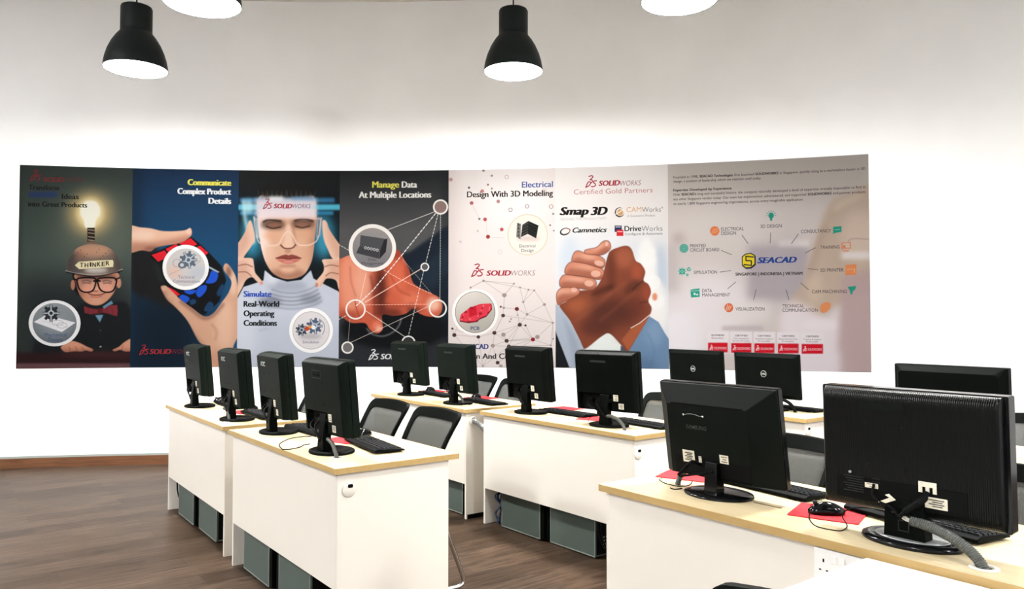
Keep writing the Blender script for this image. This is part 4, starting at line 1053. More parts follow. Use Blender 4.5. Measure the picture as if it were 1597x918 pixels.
def socket():
    o = dw('F', .945, .0195, .675)
    t = thing('power_socket', 'white double switched power socket on the front panel of the nearest desk', 'socket', o, drot('F'))
    M = Matrix.Rotation(-pi / 2, 4, 'Y') @ Matrix.Identity(4)
    def R(y0, y1, z0, z1, x0, x1): return MB().box(x0, x1, y0, y1, z0, z1)
    R(-.074, .074, -.044, .044, -.009, 0).build('plate', M_table, t, .003, 2)
    for s in (1, -1):
        R(s * .012 - .009, s * .012 + .009, .008, .030, -.0125, -.008).build('switch', M_table, t, .0015, 2)
        h = MB()
        h.box(-.0094, -.0085, s * .044 - .0025, s * .044 + .0025, .006, .016)
        h.box(-.0094, -.0085, s * .044 - .014, s * .044 - .007, -.018, -.014).box(-.0094, -.0085, s * .044 + .007, s * .044 + .014, -.018, -.014)
        h.build('pin_holes', M_hole, t)
socket()

# ------------------------------------------------------------------ monitors (local +x = the side the user sits on, +y = away from the near end)
def back_M(y, z, x, tilt=None):
    """frame for lettering on a back face: reads along -y, up z, stands out along -x"""
    m = Matrix(((0, 0, -1, x), (-1, 0, 0, y), (0, 1, 0, z), (0, 0, 0, 1)))
    return (tilt @ m) if tilt is not None else m
def yz(pts, x): return [(x, p[0], p[1]) for p in pts]
def label_plate(parent, T, x, y, z, w, h, lines=3, name='sticker'):
    s = MB().box(x - .0008, x + .0002, y - w / 2, y + w / 2, z - h / 2, z + h / 2, M=T).build(name, M_tag, parent)
    m = MB()
    for k in range(lines):
        zz = z + h * (.28 - .56 * k / max(lines - 1, 1)); ww = w * (.36 if k % 2 == 0 else .28)
        m.box(x - .0011, x - .0006, y - ww, y + ww * (.6 if k % 2 else .9), zz - h * .05, zz + h * .05, M=T)
    m.build('sticker_print', M_ink, s)
    return s
def monitor_square(name, label, loc, rz, logo, body, group, tilt=-.09):
    t = thing(name, label, 'monitor', loc, rz, group)
    W, H, zc = .420, .350, .260
    T = Matrix.Translation((0, 0, zc)) @ Matrix.Rotation(tilt, 4, 'Y') @ Matrix.Translation((0, 0, -zc))
    z0, z1 = zc - H / 2, zc + H / 2
    b = MB().loft([yz(rrect(W, H, .010, 3, 0, zc), .026), yz(rrect(W + .002, H + .002, .012, 3, 0, zc), .019), yz(rrect(W + .002, H + .002, .012, 3, 0, zc), -.008)], M=T)
    bz = b.build('bezel', body, t)
    MB().box(.0255, .0268, -W / 2 + .02, W / 2 - .02, z0 + .028, z1 - .02, M=T).build('screen', M_gloss, t)
    w, nt_, nb, ny0, ny1 = W / 2 - .0005, z1 - .0005, z0 + .004, -.045, .180
    U = [(-w, nb), (ny0, nb), (ny0, z0 + .108), (ny1, z0 + .108), (ny1, nb), (w, nb), (w, nt_), (-w, nt_)]
    def pull(k):
        out_ = []
        for y, z in U:
            yy = math.copysign(abs(y) - .012 * k, y) if abs(y) > .19 else y
            zz = z - .016 * k if z == nt_ else (z + .006 * k if z < z0 + .05 else z)
            out_.append((yy, zz))
        return out_
    c = MB().loft([yz(U, -.0075), yz(pull(.25), -.030), yz(pull(1.0), -.054)], M=T)
    cov = c.build('rear_cover', body, t, .004, 2)
    MB().box(-.022, -.008, ny0, ny1, nb + .002, z0 + .107, M=T).build('dark_port_panel', M_hole, t)
    p = MB().box(-.034, -.02, .028, .068, z0 + .050, z0 + .075, M=T).build('video_plug', M_blue, t, .002, 1)
    MB().box(-.040, -.02, .095, .130, z0 + .048, z0 + .075, M=T).build('power_plug', M_blk, t, .002, 1)
    MB().box(-.030, -.02, -.025, .012, z0 + .06, z0 + .095, M=T).build('port_label', M_tag, t)
    for y in (.05, -.05):
        for z in (zc - .03, zc + .07): MB().lathe([(.0001, -.0012), (.0042, -.001), (.0042, .001), (.0001, .001)], 10, M=T @ Matrix.Translation((-.0542, y + .03, z)) @ Matrix.Rotation(pi / 2, 4, 'Y')).build('mount_screw', M_hole, t)
    label_plate(t, T, -.0544, -.078, z0 + .088, .032, .036); label_plate(t, T, -.0544, -.112, z0 + .042, .034, .032, 4)
    if logo == 'round':
        raised_word('logo', 'AOC', .085, .027, .0012, M_grey, t, back_M(.085, z1 - .058, -.0543, T), .02)
    elif logo == 'frame':
        f = MB()
        for y0, y1, a, bb in ((-.012, .086, .0, .0022), (-.012, .086, -.036, -.0338), (-.012, -.0098, -.036, .002), (.0838, .086, -.036, .002)): f.box(-.0553, -.054, y0, y1, z1 - .05 + a, z1 - .05 + bb, M=T)
        f.build('logo_frame', M_dim, t); raised_word('logo', 'ViewSonic', .078, .016, .001, M_hole, t, back_M(.037, z1 - .067, -.0543, T), .03)
    else:
        MB().box(-.0548, -.054, -.02, .09, z1 - .062, z1 - .050, M=T).build('logo_bar', M_dim, t)
    # stand
    n = MB().loft([[(-.012, -.034, .012), (-.060, -.034, .012), (-.060, .034, .012), (-.012, .034, .012)], [(-.016, -.029, .07), (-.058, -.029, .07), (-.058, .029, .07), (-.016, .029, .07)], [(-.012, -.026, .118), (-.052, -.026, .118), (-.052, .026, .118), (-.012, .026, .118)], [(-.012, -.036, .185), (-.046, -.036, .185), (-.046, .036, .185), (-.012, .036, .185)]])
    nk = n.build('stand_neck', M_blk, t, .004, 2)
    MB().tube([(-.034, -.055, .150), (-.034, .055, .150)], .015, 14).build('hinge', M_blk, t)
    MB().lathe([(.0001, .0), (.014, .0), (.016, .006), (.014, .016), (.0001, .018)], 14, M=Matrix.Translation((-.044, .030, .078)) @ Matrix.Rotation(-pi / 2, 4, 'X')).build('cable_clip', M_blk, nk)
    MB().lathe([(.0001, .0), (.118, .0), (.120, .004), (.118, .012), (.106, .016), (.100, .013), (.0001, .014)], 44, .85, 1.02).build('stand_base', M_blk, t)
    MB().tube(spline([(-.038, .112, z0 + .060), (-.062, .10, z0 + .035), (-.068, .05, .10), (-.066, .01, .075), (-.070, -.022, .06)]), .004, 8).build('power_cable', M_cable, t)
    MB().tube(spline([(-.032, .048, z0 + .062), (-.058, .046, z0 + .045), (-.07, .03, .12), (-.072, .0, .085), (-.07, -.025, .066)]), .0045, 8).build('video_cable', M_cable, t)
    return t
def at(n, l, d, dz=0.0): return dw(n, l, d, DESK_H + dz)

GR = 'black square monitors on the left and middle desks'
SQ = [('A', .28, .165, 'round', 'farthest left square monitor, at the far end of the far left desk', .0),
      ('A', 1.15, .160, 'round', 'second square monitor from the left, on the near end of the far left desk', .0),
      ('B', .27, .185, 'round', 'third square monitor from the left, on the far end of the near left desk', -.06),
      ('B', 1.02, .160, 'frame', 'nearest left square monitor with a framed name plate on its back', .02),
      ('C', .31, .20, 'bar', 'left monitor on the far middle desk, in front of the dark pointing hand panel', .08),
      ('C', 1.07, .160, 'bar', 'second monitor on the far middle desk, right beside the framed chair back', .0),
      ('D', .30, .20, 'bar', 'left monitor on the near middle desk, below the dotted network panel', -.02),
      ('D', 1.05, .170, 'bar', 'right monitor on the near middle desk, below the clasped hands panel', .18)]
for n, l, d, lg, lb, yw in SQ:
    monitor_square('square_monitor', lb, at(n, l, d), drot(n) + yw, lg, M_blk if n == 'D' else M_grn, GR)

def monitor_bevelled(loc, rz):
    t = thing('wide_monitor', 'wide black monitor with chamfered back and oval foot, left on the nearest desk', 'monitor', loc, rz)
    W, H, zc = .498, .345, .2185
    T = Matrix.Translation((0, 0, zc)) @ Matrix.Rotation(-.15, 4, 'Y') @ Matrix.Translation((0, 0, -zc))
    z0, z1 = zc - H / 2, zc + H / 2
    MB().loft([yz(rrect(W, H, .006, 3, 0, zc), .032), yz(rrect(W, H, .006, 3, 0, zc), .010)], M=T).build('bezel', M_gloss, t, .001, 1)
    MB().box(.0315, .0328, -W / 2 + .02, W / 2 - .02, z0 + .03, z1 - .02, M=T).build('screen', M_gloss, t)
    full = [(-W / 2 + .003, z0 + .003), (W / 2 - .003, z0 + .003), (W / 2 - .003, z1 - .003), (-W / 2 + .003, z1 - .003)]
    inner = [(-.152, z0 + .014), (.192, z0 + .014), (.188, z1 - .072), (-.150, z1 - .072)]
    MB().loft([yz(full, .0102), yz(full, .002), yz(inner, -.040)], M=T).build('rear_cover', M_dk, t, .0015, 1)
    MB().box(-.0412, -.0385, -.135, .168, z1 - .0735, z1 - .0665, M=T).build('vent_slot', M_hole, t)
    MB().box(-.0408, -.0395, -.148, .172, z0 + .022, z0 + .082, M=T).build('dark_port_panel', M_hole, t)  # flush black patch; its colour stands in for the shade of a recess
    MB().box(-.0425, -.040, -.148, .172, z0 + .018, z0 + .023, M=T).build('recess_ledge', M_blk, t)
    hd = MB().tube([T @ Vector((-.0415 - (.010 if 0 < k < 10 else 0), .112 - .0085 * k, z1 - .108 + .008 * math.sin(pi * k / 10))) for k in range(11)], .0009, 6).build('carry_cord', M_grey, t)
    MB().lathe([(.0001, -.004), (.004, -.003), (.004, .002), (.0001, .002)], 10, M=T @ Matrix.Translation((-.0415, .112, z1 - .108)) @ Matrix.Rotation(pi / 2, 4, 'Y')).lathe([(.0001, -.004), (.004, -.003), (.004, .002), (.0001, .002)], 10, M=T @ Matrix.Translation((-.0415, .027, z1 - .108)) @ Matrix.Rotation(pi / 2, 4, 'Y')).build('cord_rivets', M_chrome, hd)
    raised_word('logo', 'SAMSUNG', .088, .015, .001, M_dim, t, back_M(.062, z1 - .152, -.0402, T), .03)
    label_plate(t, T, -.0412, .108, z0 + .083, .052, .044, 5); label_plate(t, T, -.0412, .058, z0 + .078, .012, .022, 2); label_plate(t, T, -.0412, -.045, z0 + .092, .036, .030, 3)
    nk = MB().loft([[(-.002, -.028, .010), (-.05, -.028, .010), (-.05, .028, .010), (-.002, .028, .010)], [(-.004, -.024, .12), (-.046, -.024, .12), (-.046, .024, .12), (-.004, .024, .12)]]).build('stand_neck', M_gloss, t, .004, 2)
    MB().lathe([(.0001, 0), (.128, 0), (.130, .003), (.126, .009), (.10, .014), (.04, .018), (.0001, .018)], 56, .80, 1.0).build('stand_base', M_gloss, t)
    MB().tube(spline([T @ Vector((-.046, .055, z0 + .06)), (-.072, .06, .115), (-.080, .09, .085), (-.078, .115, .062)]), .006, 8).build('video_cable', M_cable, t)
    MB().tube(spline([T @ Vector((-.046, -.01, z0 + .045)), (-.062, .0, .085), (-.07, .05, .072), (-.078, .11, .058)]), .004, 8).build('power_cable', M_cable, t)
    return t
monitor_bevelled(at('F', .385, .215), drot('F') + .02)

def monitor_ribbed(loc, rz):
    t = thing('wide_monitor', 'largest black monitor with a finely ribbed back, right on the nearest desk', 'monitor', loc, rz)
    W, H, zc = .502, .352, .249
    T = Matrix.Translation((0, 0, zc)) @ Matrix.Rotation(-.03, 4, 'Y') @ Matrix.Translation((0, 0, -zc))
    z0, z1 = zc - H / 2, zc + H / 2
    MB().loft([yz(rrect(W, H, .005, 3, 0, zc), .030), yz(rrect(W, H, .005, 3, 0, zc), -.012)], M=T).build('bezel', M_gloss, t, .001, 1)
    MB().box(.0295, .0308, -W / 2 + .018, W / 2 - .018, z0 + .025, z1 - .018, M=T).build('screen', M_gloss, t)
    prof = []
    for k in range(9): a = pi / 2 * k / 8; prof.append((-.012 - .030 * math.sin(a), z1 - .003 - .034 * (1 - math.cos(a))))
    for k in range(1, 6): prof.append((-.042, z1 - .037 - (H - .08) * k / 5))
    for k in range(1, 7): a = pi / 2 * k / 6; prof.append((-.012 - .030 * math.cos(a), z0 + .043 - .040 * math.sin(a)))
    hy = W / 2 - .012; n = 178; vs = []; fs = []
    for i in range(n + 1):
        y = hy - 2 * hy * i / n; e = -.0011 if i % 2 else .0
        edge = min(1, min(i, n - i) / 4); edge = math.sqrt(1 - (1 - edge) ** 2)
        for x, z in prof: vs.append((-.012 + (x + .012) * (.35 + .65 * edge) + e * (1 if x < -.013 else 0), y, z))
    m_ = len(prof)
    for i in range(n):
        for j in range(m_ - 1): fs.append((i * m_ + j, i * m_ + j + 1, (i + 1) * m_ + j + 1, (i + 1) * m_ + j))
    fs.append(tuple(range(m_))); fs.append(tuple(n * m_ + j for j in range(m_ - 1, -1, -1)))
    fs.append(tuple(i * m_ for i in range(n + 1)) + tuple(i * m_ + m_ - 1 for i in range(n, -1, -1)))
    MB().add(vs, fs, False, T).build('rear_cover', M_rib, t)
    xb = -.0435
    MB().box(xb - .0012, xb + .002, -.160, .195, z0 + .030, z0 + .095, M=T).build('dark_port_panel', M_hole, t)  # flat black panel, coloured dark to look sunken
    for y, z in ((.10, z1 - .10), (.0, z1 - .105), (.10, z0 + .135), (.0, z0 + .13)): MB().lathe([(.0001, -.0015), (.006, -.001), (.006, .002), (.0001, .002)], 12, M=T @ Matrix.Translation((xb, y, z)) @ Matrix.Rotation(pi / 2, 4, 'Y')).build('mount_screw', M_dk, t)
    MB().box(xb - .0008, xb + .001, .0, .125, z1 - .062, z1 - .036, M=T).build('logo_plate', M_dk, t)
    a = MB().box(xb - .0022, xb - .0010, -.0845, -.0375, z0 + .096, z0 + .110, M=T)
    for y0, y1 in ((-.0845, -.0745), (-.066, -.056), (-.0475, -.0375)): a.box(xb - .0022, xb - .0010, y0, y1, z0 + .080, z0 + .0965, M=T)
    a.build('port_label', M_tag, t)
    label_plate(t, T, xb - .0012, -.082, z0 + .056, .058, .030, 4); label_plate(t, T, xb - .0012, .092, z0 + .075, .038, .014, 2)
    d = MB()
    for k in range(7):
        d.box(xb - .0018, xb - .001, .115, .175 - .006 * (k % 3), z0 + .092 - k * .007, z0 + .0945 - k * .007, M=T)
    for k in range(8): d.box(xb - .002, xb - .001, .068 + .006 * (k % 4), .071 + .006 * (k % 4), z0 + .094 - .009 * (k // 4), z0 + .097 - .009 * (k // 4), M=T)
    d.build('rating_print', M_dim, t)
    MB().lathe([(.0001, -.002), (.004, -.001), (.004, .002), (.0001, .002)], 10, M=T @ Matrix.Translation((xb - .001, .155, z0 + .105)) @ Matrix.Rotation(pi / 2, 4, 'Y')).build('screw', M_silver, t)
    nk = MB().loft([[(.0, -.056, .014), (-.050, -.056, .014), (-.050, .056, .014), (.0, .056, .014)], [(.0, -.052, .10), (-.052, -.052, .10), (-.052, .052, .10), (.0, .052, .10)], [(.0, -.052, .122), (-.046, -.052, .122), (-.046, .052, .122), (.0, .052, .122)]]).build('stand_neck', M_blk, t, .003, 2)
    f = MB()
    for y0, y1, za, zb in ((-.016, .014, .066, .068), (-.016, .014, .038, .040), (-.016, -.014, .038, .068), (.012, .014, .038, .068)): f.box(-.0532, -.0505, y0, y1, za, zb)
    f.build('neck_emblem', M_dim, nk)
    MB().tube([(-.056, .03, .088), (-.056, -.05, .082)], .003, 8).build('cable_clip', M_gloss, nk)
    MB().lathe([(.0001, 0), (.134, 0), (.137, .004), (.134, .012), (.122, .017), (.112, .014), (.0001, .014)], 60, .70, 1.0).build('stand_base', M_gloss, t)
    MB().lathe([(.0001, .0135), (.098, .0135), (.100, .016), (.094, .0185), (.0001, .020)], 48, .68, 1.0).build('base_inlay', M_silver, t)
    MB().tube(spline([T @ Vector((xb - .004, -.062, z0 + .082)), (-.062, -.055, .135), (-.070, -.03, .112), (-.074, -.012, .095), (-.078, .0, .082)]), [.007] * 4 + [.010] * 14 + [.006] * 7, 10).build('video_cable', M_cable, t)
    MB().tube(spline([T @ Vector((xb - .002, .085, z0 + .08)), (-.062, .078, .125), (-.066, .05, .11), (-.07, .02, .10), (-.078, -.005, .078)]), .004, 8).build('power_cable', M_cable, t)
    MB().loft([[(-.064, .045, .108), (-.068, .045, .108), (-.068, .062, .110), (-.064, .062, .110)], [(-.068, .012, .124), (-.072, .012, .124), (-.072, .028, .128), (-.068, .028, .128)], [(-.068, .030, .138), (-.072, .030, .138), (-.072, .040, .134), (-.068, .040, .134)]]).build('cable_tag', M_tag, t)
    return t
monitor_ribbed(at('F', 1.076, .168), drot('F') + .02)

def monitor_flat(label, loc, rz):
    t = thing('flat_monitor', label, 'monitor', loc, rz, 'thin flat monitors on the far right desk')
    W, H, zc = .505, .300, .236
    T = Matrix.Translation((0, 0, zc)) @ Matrix.Rotation(-.07, 4, 'Y') @ Matrix.Translation((0, 0, -zc))
    z0, z1 = zc - H / 2, zc + H / 2
    MB().loft([yz(rrect(W, H, .006, 3, 0, zc), .012), yz(rrect(W, H, .006, 3, 0, zc), -.010), yz(rrect(W - .05, H - .05, .01, 3, 0, zc), -.024)], M=T).build('housing', M_blk, t, .001, 1)
    MB().box(.0115, .0126, -W / 2 + .01, W / 2 - .01, z0 + .02, z1 - .01, M=T).build('screen', M_gloss, t)
    R = T @ Matrix.Translation((-.0243, .01, zc + .012)) @ Matrix.Rotation(-pi / 2, 4, 'Y')
    lg = MB().lathe([(.0195, -.0005), (.0195, .0012), (.0225, .0012), (.0225, -.0005), (.0195, -.0005)], 32, M=R, cap=False).build('logo_ring', M_grey, t)
    raised_word('logo', 'DELL', .034, .013, .0012, M_grey, lg, back_M(.01, zc + .012, -.0242, T), .03)
    MB().loft([[(-.02, -.04, .012), (-.05, -.04, .012), (-.05, .04, .012), (-.02, .04, .012)], [(-.012, -.034, .15), (-.030, -.034, .15), (-.030, .034, .15), (-.012, .034, .15)]]).build('stand_neck', M_blk, t, .003, 2)
    MB().prism(rrect(.18, .24, .03), 'z', 0, .013).build('stand_base', M_blk, t, .003, 2)
    return t
monitor_flat('left thin flat monitor with a ring emblem on the far right desk', at('E', .35, .25), drot('E'))
monitor_flat('right thin flat monitor with a ring emblem on the far right desk', at('E', .985, .215), drot('E') + .0)

def monitor_g(loc, rz):
    t = thing('wide_monitor', 'black monitor half hidden behind the ribbed monitor at the right edge', 'monitor', loc, rz)
    W, H, zc = .50, .33, .237
    T = Matrix.Translation((0, 0, zc)) @ Matrix.Rotation(-.03, 4, 'Y') @ Matrix.Translation((0, 0, -zc))
    z0, z1 = zc - H / 2, zc + H / 2
    MB().loft([yz(rrect(W, H, .005, 3, 0, zc), .028), yz(rrect(W, H, .005, 3, 0, zc), -.006), yz(rrect(W - .03, H - .012, .008, 3, 0, zc), -.016), yz(rrect(W - .06, H - .05, .02, 3, 0, zc - .006), -.036)], M=T).build('housing', M_blk, t, .001, 1)
    MB().box(.0275, .0288, -W / 2 + .018, W / 2 - .018, z0 + .025, z1 - .018, M=T).build('screen', M_gloss, t)
    for y in (.05, -.05):
        for z in (zc + .05, zc - .05): MB().lathe([(.0001, -.0012), (.0045, -.001), (.0045, .001), (.0001, .001)], 10, M=T @ Matrix.Translation((-.0364, y, z)) @ Matrix.Rotation(pi / 2, 4, 'Y')).build('mount_screw', M_hole, t)
    MB().loft([[(-.008, -.04, .012), (-.05, -.04, .012), (-.05, .04, .012), (-.008, .04, .012)], [(-.008, -.034, .2), (-.044, -.034, .2), (-.044, .034, .2), (-.008, .034, .2)]]).build('stand_neck', M_blk, t, .003, 2)
    MB().lathe([(.0001, 0), (.12, 0), (.122, .004), (.115, .012), (.0001, .014)], 44, .85, 1.0).build('stand_base', M_gloss, t)
monitor_g(at('G', .305, .17), drot('G'))

# ------------------------------------------------------------------ keyboards, mice, mats
def keyboard_proto():
    t = thing('keyboard', 'x', 'keyboard', (0, 0, 0), 0, 'black desktop keyboards')
    sl = lambda x: .016 - (x + .072) / .144 * .0   # flat deck
    pr = [(-.074, .003), (-.074, .012), (-.060, .0205), (.066, .0125), (.074, .009), (.074, .003)]
    # profile in x-z, swept along y; the high edge is the far edge from the user
    P = [(x, z) for x, z in pr]
    MB().loft([[(x, -.222, z) for x, z in P], [(x, .222, z) for x, z in P]]).build('case', M_blk, t, .003, 2)
    for x0, x1, hh in ((-.071, -.064, .006), (.06, .067, .0035)):
        for y0 in (-.18, .15): MB().box(x0, x1, y0, y0 + .03, 0, hh).build('foot', M_hole, t)
    def deck(x): return .0205 + (x + .060) / .126 * (.0125 - .0205)
    def keys(name, ys, rows):
        m = MB()
        for x in rows:
            for y, w in ys(x):
                z = deck(x); h = .0065; a = .0078; b = .006
                m.loft([[(x - a, y - w / 2, z - .001), (x + a, y - w / 2, z - .001), (x + a, y + w / 2, z - .001), (x - a, y + w / 2, z - .001)],
                        [(x - b, y - w / 2 + .002, z + h), (x + b, y - w / 2 + .002, z + h - .0012), (x + b, y + w / 2 - .002, z + h - .0012), (x - b, y + w / 2 - .002, z + h)]])
        return m.build(name, M_key, t)
    R = [-.050, -.026, -.007, .012, .031, .050]
    # user sits at +x looking towards -x: their right hand is +y
    def main(x):
        if x == .050: return [(-.205, .024), (-.178, .022), (-.152, .022), (-.085, .105), (-.018, .022), (.008, .022), (.034, .022)]
        return [(-.207 + k * .0186, .0168) for k in range(14)]
    keys('main_keys', main, R)
    keys('arrow_keys', lambda x: [(.072 + k * .0186, .0168) for k in range(3)] if x not in (.012, .031) else ([(.0906, .0168)] if x == .031 else []), R)
    keys('number_keys', lambda x: [(.142 + k * .0186, .0168) for k in range(4)] if x > -.03 else [], R)
    return t
kb0 = keyboard_proto()
KB = [('A', .40, .370, .0, 'keyboard behind the farthest left monitor on the far left desk'), ('A', 1.07, .345, .0, 'keyboard behind the second monitor from the left'),
      ('B', .33, .350, .0, 'keyboard behind the third monitor from the left'), ('B', 1.0, .385, .12, 'keyboard with its near end showing, behind the nearest left monitor'),
      ('C', .46, .37, .06, 'keyboard behind the left monitor on the far middle desk'), ('C', 1.14, .345, .08, 'keyboard at the near end of the far middle desk, by the second monitor'),
      ('D', .50, .350, .0, 'keyboard right of the left monitor on the near middle desk'), ('D', 1.14, .355, .06, 'keyboard at the near end of the near middle desk'),
      ('E', 1.06, .40, .06, 'keyboard at the near end of the far right desk, by the right flat monitor'),
      ('F', .43, .44, .10, 'keyboard with bluish keys, right behind the chamfered wide monitor'), ('F', 1.005, .380, .20, 'keyboard behind the large ribbed monitor, nearest to the viewer'),
      ('G', 1.0, .42, .0, 'keyboard at the right edge, on the desk behind the ribbed monitor')]
for i, (n, l, d, dr, lb) in enumerate(KB):
    p, r = at(n, l, d, .0038 if (n, l) in (('B', 1.0), ('F', 1.005), ('A', 1.07)) else .0005), drot(n) - dr
    if i == 0: kb0.location = p; kb0.rotation_euler = (0, 0, r); kb0['label'] = lb
    else: dup(kb0, p, r, lb)

def mat_proto():
    t = MB().prism(rrect(.19, .21, .006), 'z', 0, .003).build('mousepad', M_red)
    return tag(t, 'x', 'mouse pad', 'red mouse pads')
def mouse_proto():
    t = thing('mouse', 'x', 'mouse', (0, 0, 0), 0, 'black computer mice')
    secs = []
    for k in range(13):
        u = k / 12; x = .056 - .112 * u
        w = .031 * (max(0.02, 1 - abs(2 * u - 1) ** 2.6)) ** .5 * (1 - .12 * math.sin(pi * u)); h = .037 * (math.sin(pi * min(1, (u * .86 + .08))) ** .75)
        secs.append([(x, w * math.cos(a), .002 + max(0, math.sin(a)) * h if math.sin(a) > 0 else .002 + 0.0) for a in [2 * pi * j / 20 for j in range(20)]])
    MB().loft(secs, True, True).build('body', M_gloss, t)
    MB().tube([(-.012, 0, .0405), (-.03, 0, .037), (-.05, 0, .022)], .0009, 6).build('button_seam', M_hole, t)
    MB().tube([(-.034, -.004, .0345), (-.034, .004, .0345)], .007, 12).build('scroll_wheel', M_key, t)
    return t
pad0, mouse0 = mat_proto(), mouse_proto()
PADS = [('A', .79, .345, .0, 'red mouse pad between the first two left monitors'), ('B', .74, .375, .25, 'red mouse pad behind the foot of the nearest left monitor'),
        ('C', .17, .50, .0, 'red mouse pad behind the left monitor of the far middle desk'), ('C', .86, .515, .0, 'red mouse pad behind the second monitor of the far middle desk'), ('D', .27, .518, .0, 'red mouse pad behind the left monitor of the near middle desk'),
        ('D', .79, .33, .35, 'red mouse pad left of the right monitor on the near middle desk'), ('F', .11, .39, .35, 'red mouse pad at the far end of the nearest desk, under the chamfered monitor'), ('F', .765, .275, .32, 'red mouse pad under the big black mouse on the nearest desk')]
for i, (n, l, d, dr, lb) in enumerate(PADS):
    p, r = at(n, l, d, .0003), drot(n) + dr
    o = pad0 if i == 0 else pad0.copy()
    if i: COL.objects.link(o)
    o.location = p; o.rotation_euler = (0, 0, r); o['label'] = lb
MICE = [('A', .10, .355, 'mouse at the far end of the far left desk, right of the farthest monitor'), ('A', .745, .375, 'mouse between the first two left monitors'), ('B', .66, .50, 'mouse behind the nearest left monitor, beside its keyboard'),
        ('C', .17, .47, 'mouse behind the left monitor of the far middle desk'), ('C', .87, .46, 'mouse behind the second monitor of the far middle desk'), ('F', .770, .255, 'big black mouse in full view on the red pad on the nearest desk')]
for i, (n, l, d, lb) in enumerate(MICE):
    onpad = n != 'B' and not (n == 'A' and l < .1)
    p, r = at(n, l, d, .0036 if onpad else .0005), drot(n) + (-.85 if i == len(MICE) - 1 else .35)
    if i == 0: mouse0.location = p; mouse0.rotation_euler = (0, 0, r); mouse0['label'] = lb
    else: dup(mouse0, p, r, lb)

# ------------------------------------------------------------------ chairs (local +y = behind the sitter)
def chair_proto():
    t = thing('office_chair', 'x', 'chair', (0, 0, 0), 0, 'black mesh back visitor chairs')
    S = MB()
    def pt(u, v, off=0.0):      # u across, v up the backrest, off towards the back
        y = .165 + .175 * v + .03 * math.sin(pi * v) * -1; z = .47 + .41 * v
        w = (.190 + .034 * v)
        bow = .022 * (1 - u * u)     # wraps round the sitter
        return Vector((u * w, y + bow + off, z + (.012 * (1 - u * u) if v > .9 else 0)))
    out = []; inn = []
    N = 14
    loop = []
    r = .12
    for k in range(N + 1): loop.append((-1 + r * 0 + 2 * k / N, 0))
    loop = []
    def corner(cu, cv, a0, a1, ru, rv):
        for k in range(6):
            a = a0 + (a1 - a0) * k / 5; loop.append((cu + ru * math.cos(a), cv + rv * math.sin(a)))
    ru, rv = .16, .085
    def edge(a, b, n=7):
        for k in range(1, n): loop.append((a[0] + (b[0] - a[0]) * k / n, a[1] + (b[1] - a[1]) * k / n))
    corner(1 - ru, 1 - rv, 0, pi / 2, ru, rv); edge((1 - ru, 1), (-1 + ru, 1)); corner(-1 + ru, 1 - rv, pi / 2, pi, ru, rv); edge((-1, 1 - rv), (-1, rv))
    corner(-1 + ru, rv, pi, 3 * pi / 2, ru, rv); edge((-1 + ru, 0), (1 - ru, 0)); corner(1 - ru, rv, 3 * pi / 2, 2 * pi, ru, rv); edge((1, rv), (1, 1 - rv))
    secs = []
    for u, v in loop:
        ui, vi = u * (.87), .04 + (v) * .855
        a, b = pt(u, v), pt(ui, vi)
        secs.append([a + Vector((0, -.010, 0)), b + Vector((0, -.006, 0)), b + Vector((0, .010, 0)), a + Vector((0, .014, 0))])
    MB().loft(secs, False, False, None, True).build('back_frame', M_blk, t, .003, 2)
    vs = []; fs = []; nu, nv = 12, 10
    for j in range(nv + 1):
        for i in range(nu + 1):
            vs.append(pt(-.89 + 1.78 * i / nu, .045 + .85 * j / nv, .001))
    for j in range(nv):
        for i in range(nu): a = j * (nu + 1) + i; fs.append((a, a + 1, a + nu + 2, a + nu + 1))
    m2 = MB().add(vs, fs, True).build('back_mesh', M_mesh, t)
    sd = m2.modifiers.new('thickness', 'SOLIDIFY'); sd.thickness = .0012
    MB().prism(rrect(.44, .43, .06, 5, 0, -.03), 'z', .425, .475).build('seat', M_fab, t, .016, 3)
    for s in (-1, 1):
        x = s * .235
        MB().tube(spline([(s * .17, .20, .60), (s * .20, .19, .47), (x, .10, .415), (x, -.02, .41), (x, -.13, .41), (x, -.165, .38), (x, -.175, .30), (x, -.182, .06), (x, -.168, .016), (x, -.12, .0125), (x, .24, .0125), (x, .325, .016), (x, .345, .045), (x, .31, .14), (x, .20, .405)], 5), .0115, 10).build('leg_frame', M_chrome, t)
        MB().tube([(x, -.11, .0062), (x, -.05, .0062)], .0058, 8).tube([(x, .20, .0062), (x, .26, .0062)], .0058, 8).build('glide', M_hole, t)
    MB().tube([(-.235, .05, .412), (.235, .05, .412)], .011, 10).tube([(-.235, -.12, .412), (.235, -.12, .412)], .011, 10).build('cross_bar', M_chrome, t)
    return t
ch0 = chair_proto()
CH = [('A', .86, .50, 'chair showing one side of its back between the third and nearest left monitors'),
      ('B', .33, .50, 'left of the two chairs with full mesh backs behind the near left desk'), ('B', .865, .50, 'right of the two chairs with full mesh backs behind the near left desk'),
      ('C', .41, .50, 'chair whose back shows right of the second monitor on the far middle desk'), ('C', .93, .50, 'chair peeking out left of the left monitor on the near middle desk'),
      ('D', .96, .50, 'chair between the near middle desk and the chamfered wide monitor'),
      ('F', .27, .50, 'chair seen between the two wide monitors of the nearest desk'), ('F', 1.10, .50, 'chair cut by the right edge, directly behind the ribbed monitor'),
      ('G', .52, .50, 'farther chair cut by the right edge, beyond the hidden desk')]
for i, (n, l, d, lb) in enumerate(CH):
    p, r = dw(n, l, d), drot(n) - pi / 2
    if i == 0: ch0.location = p; ch0.rotation_euler = (0, 0, r); ch0['label'] = lb
    else: dup(ch0, p, r, lb)
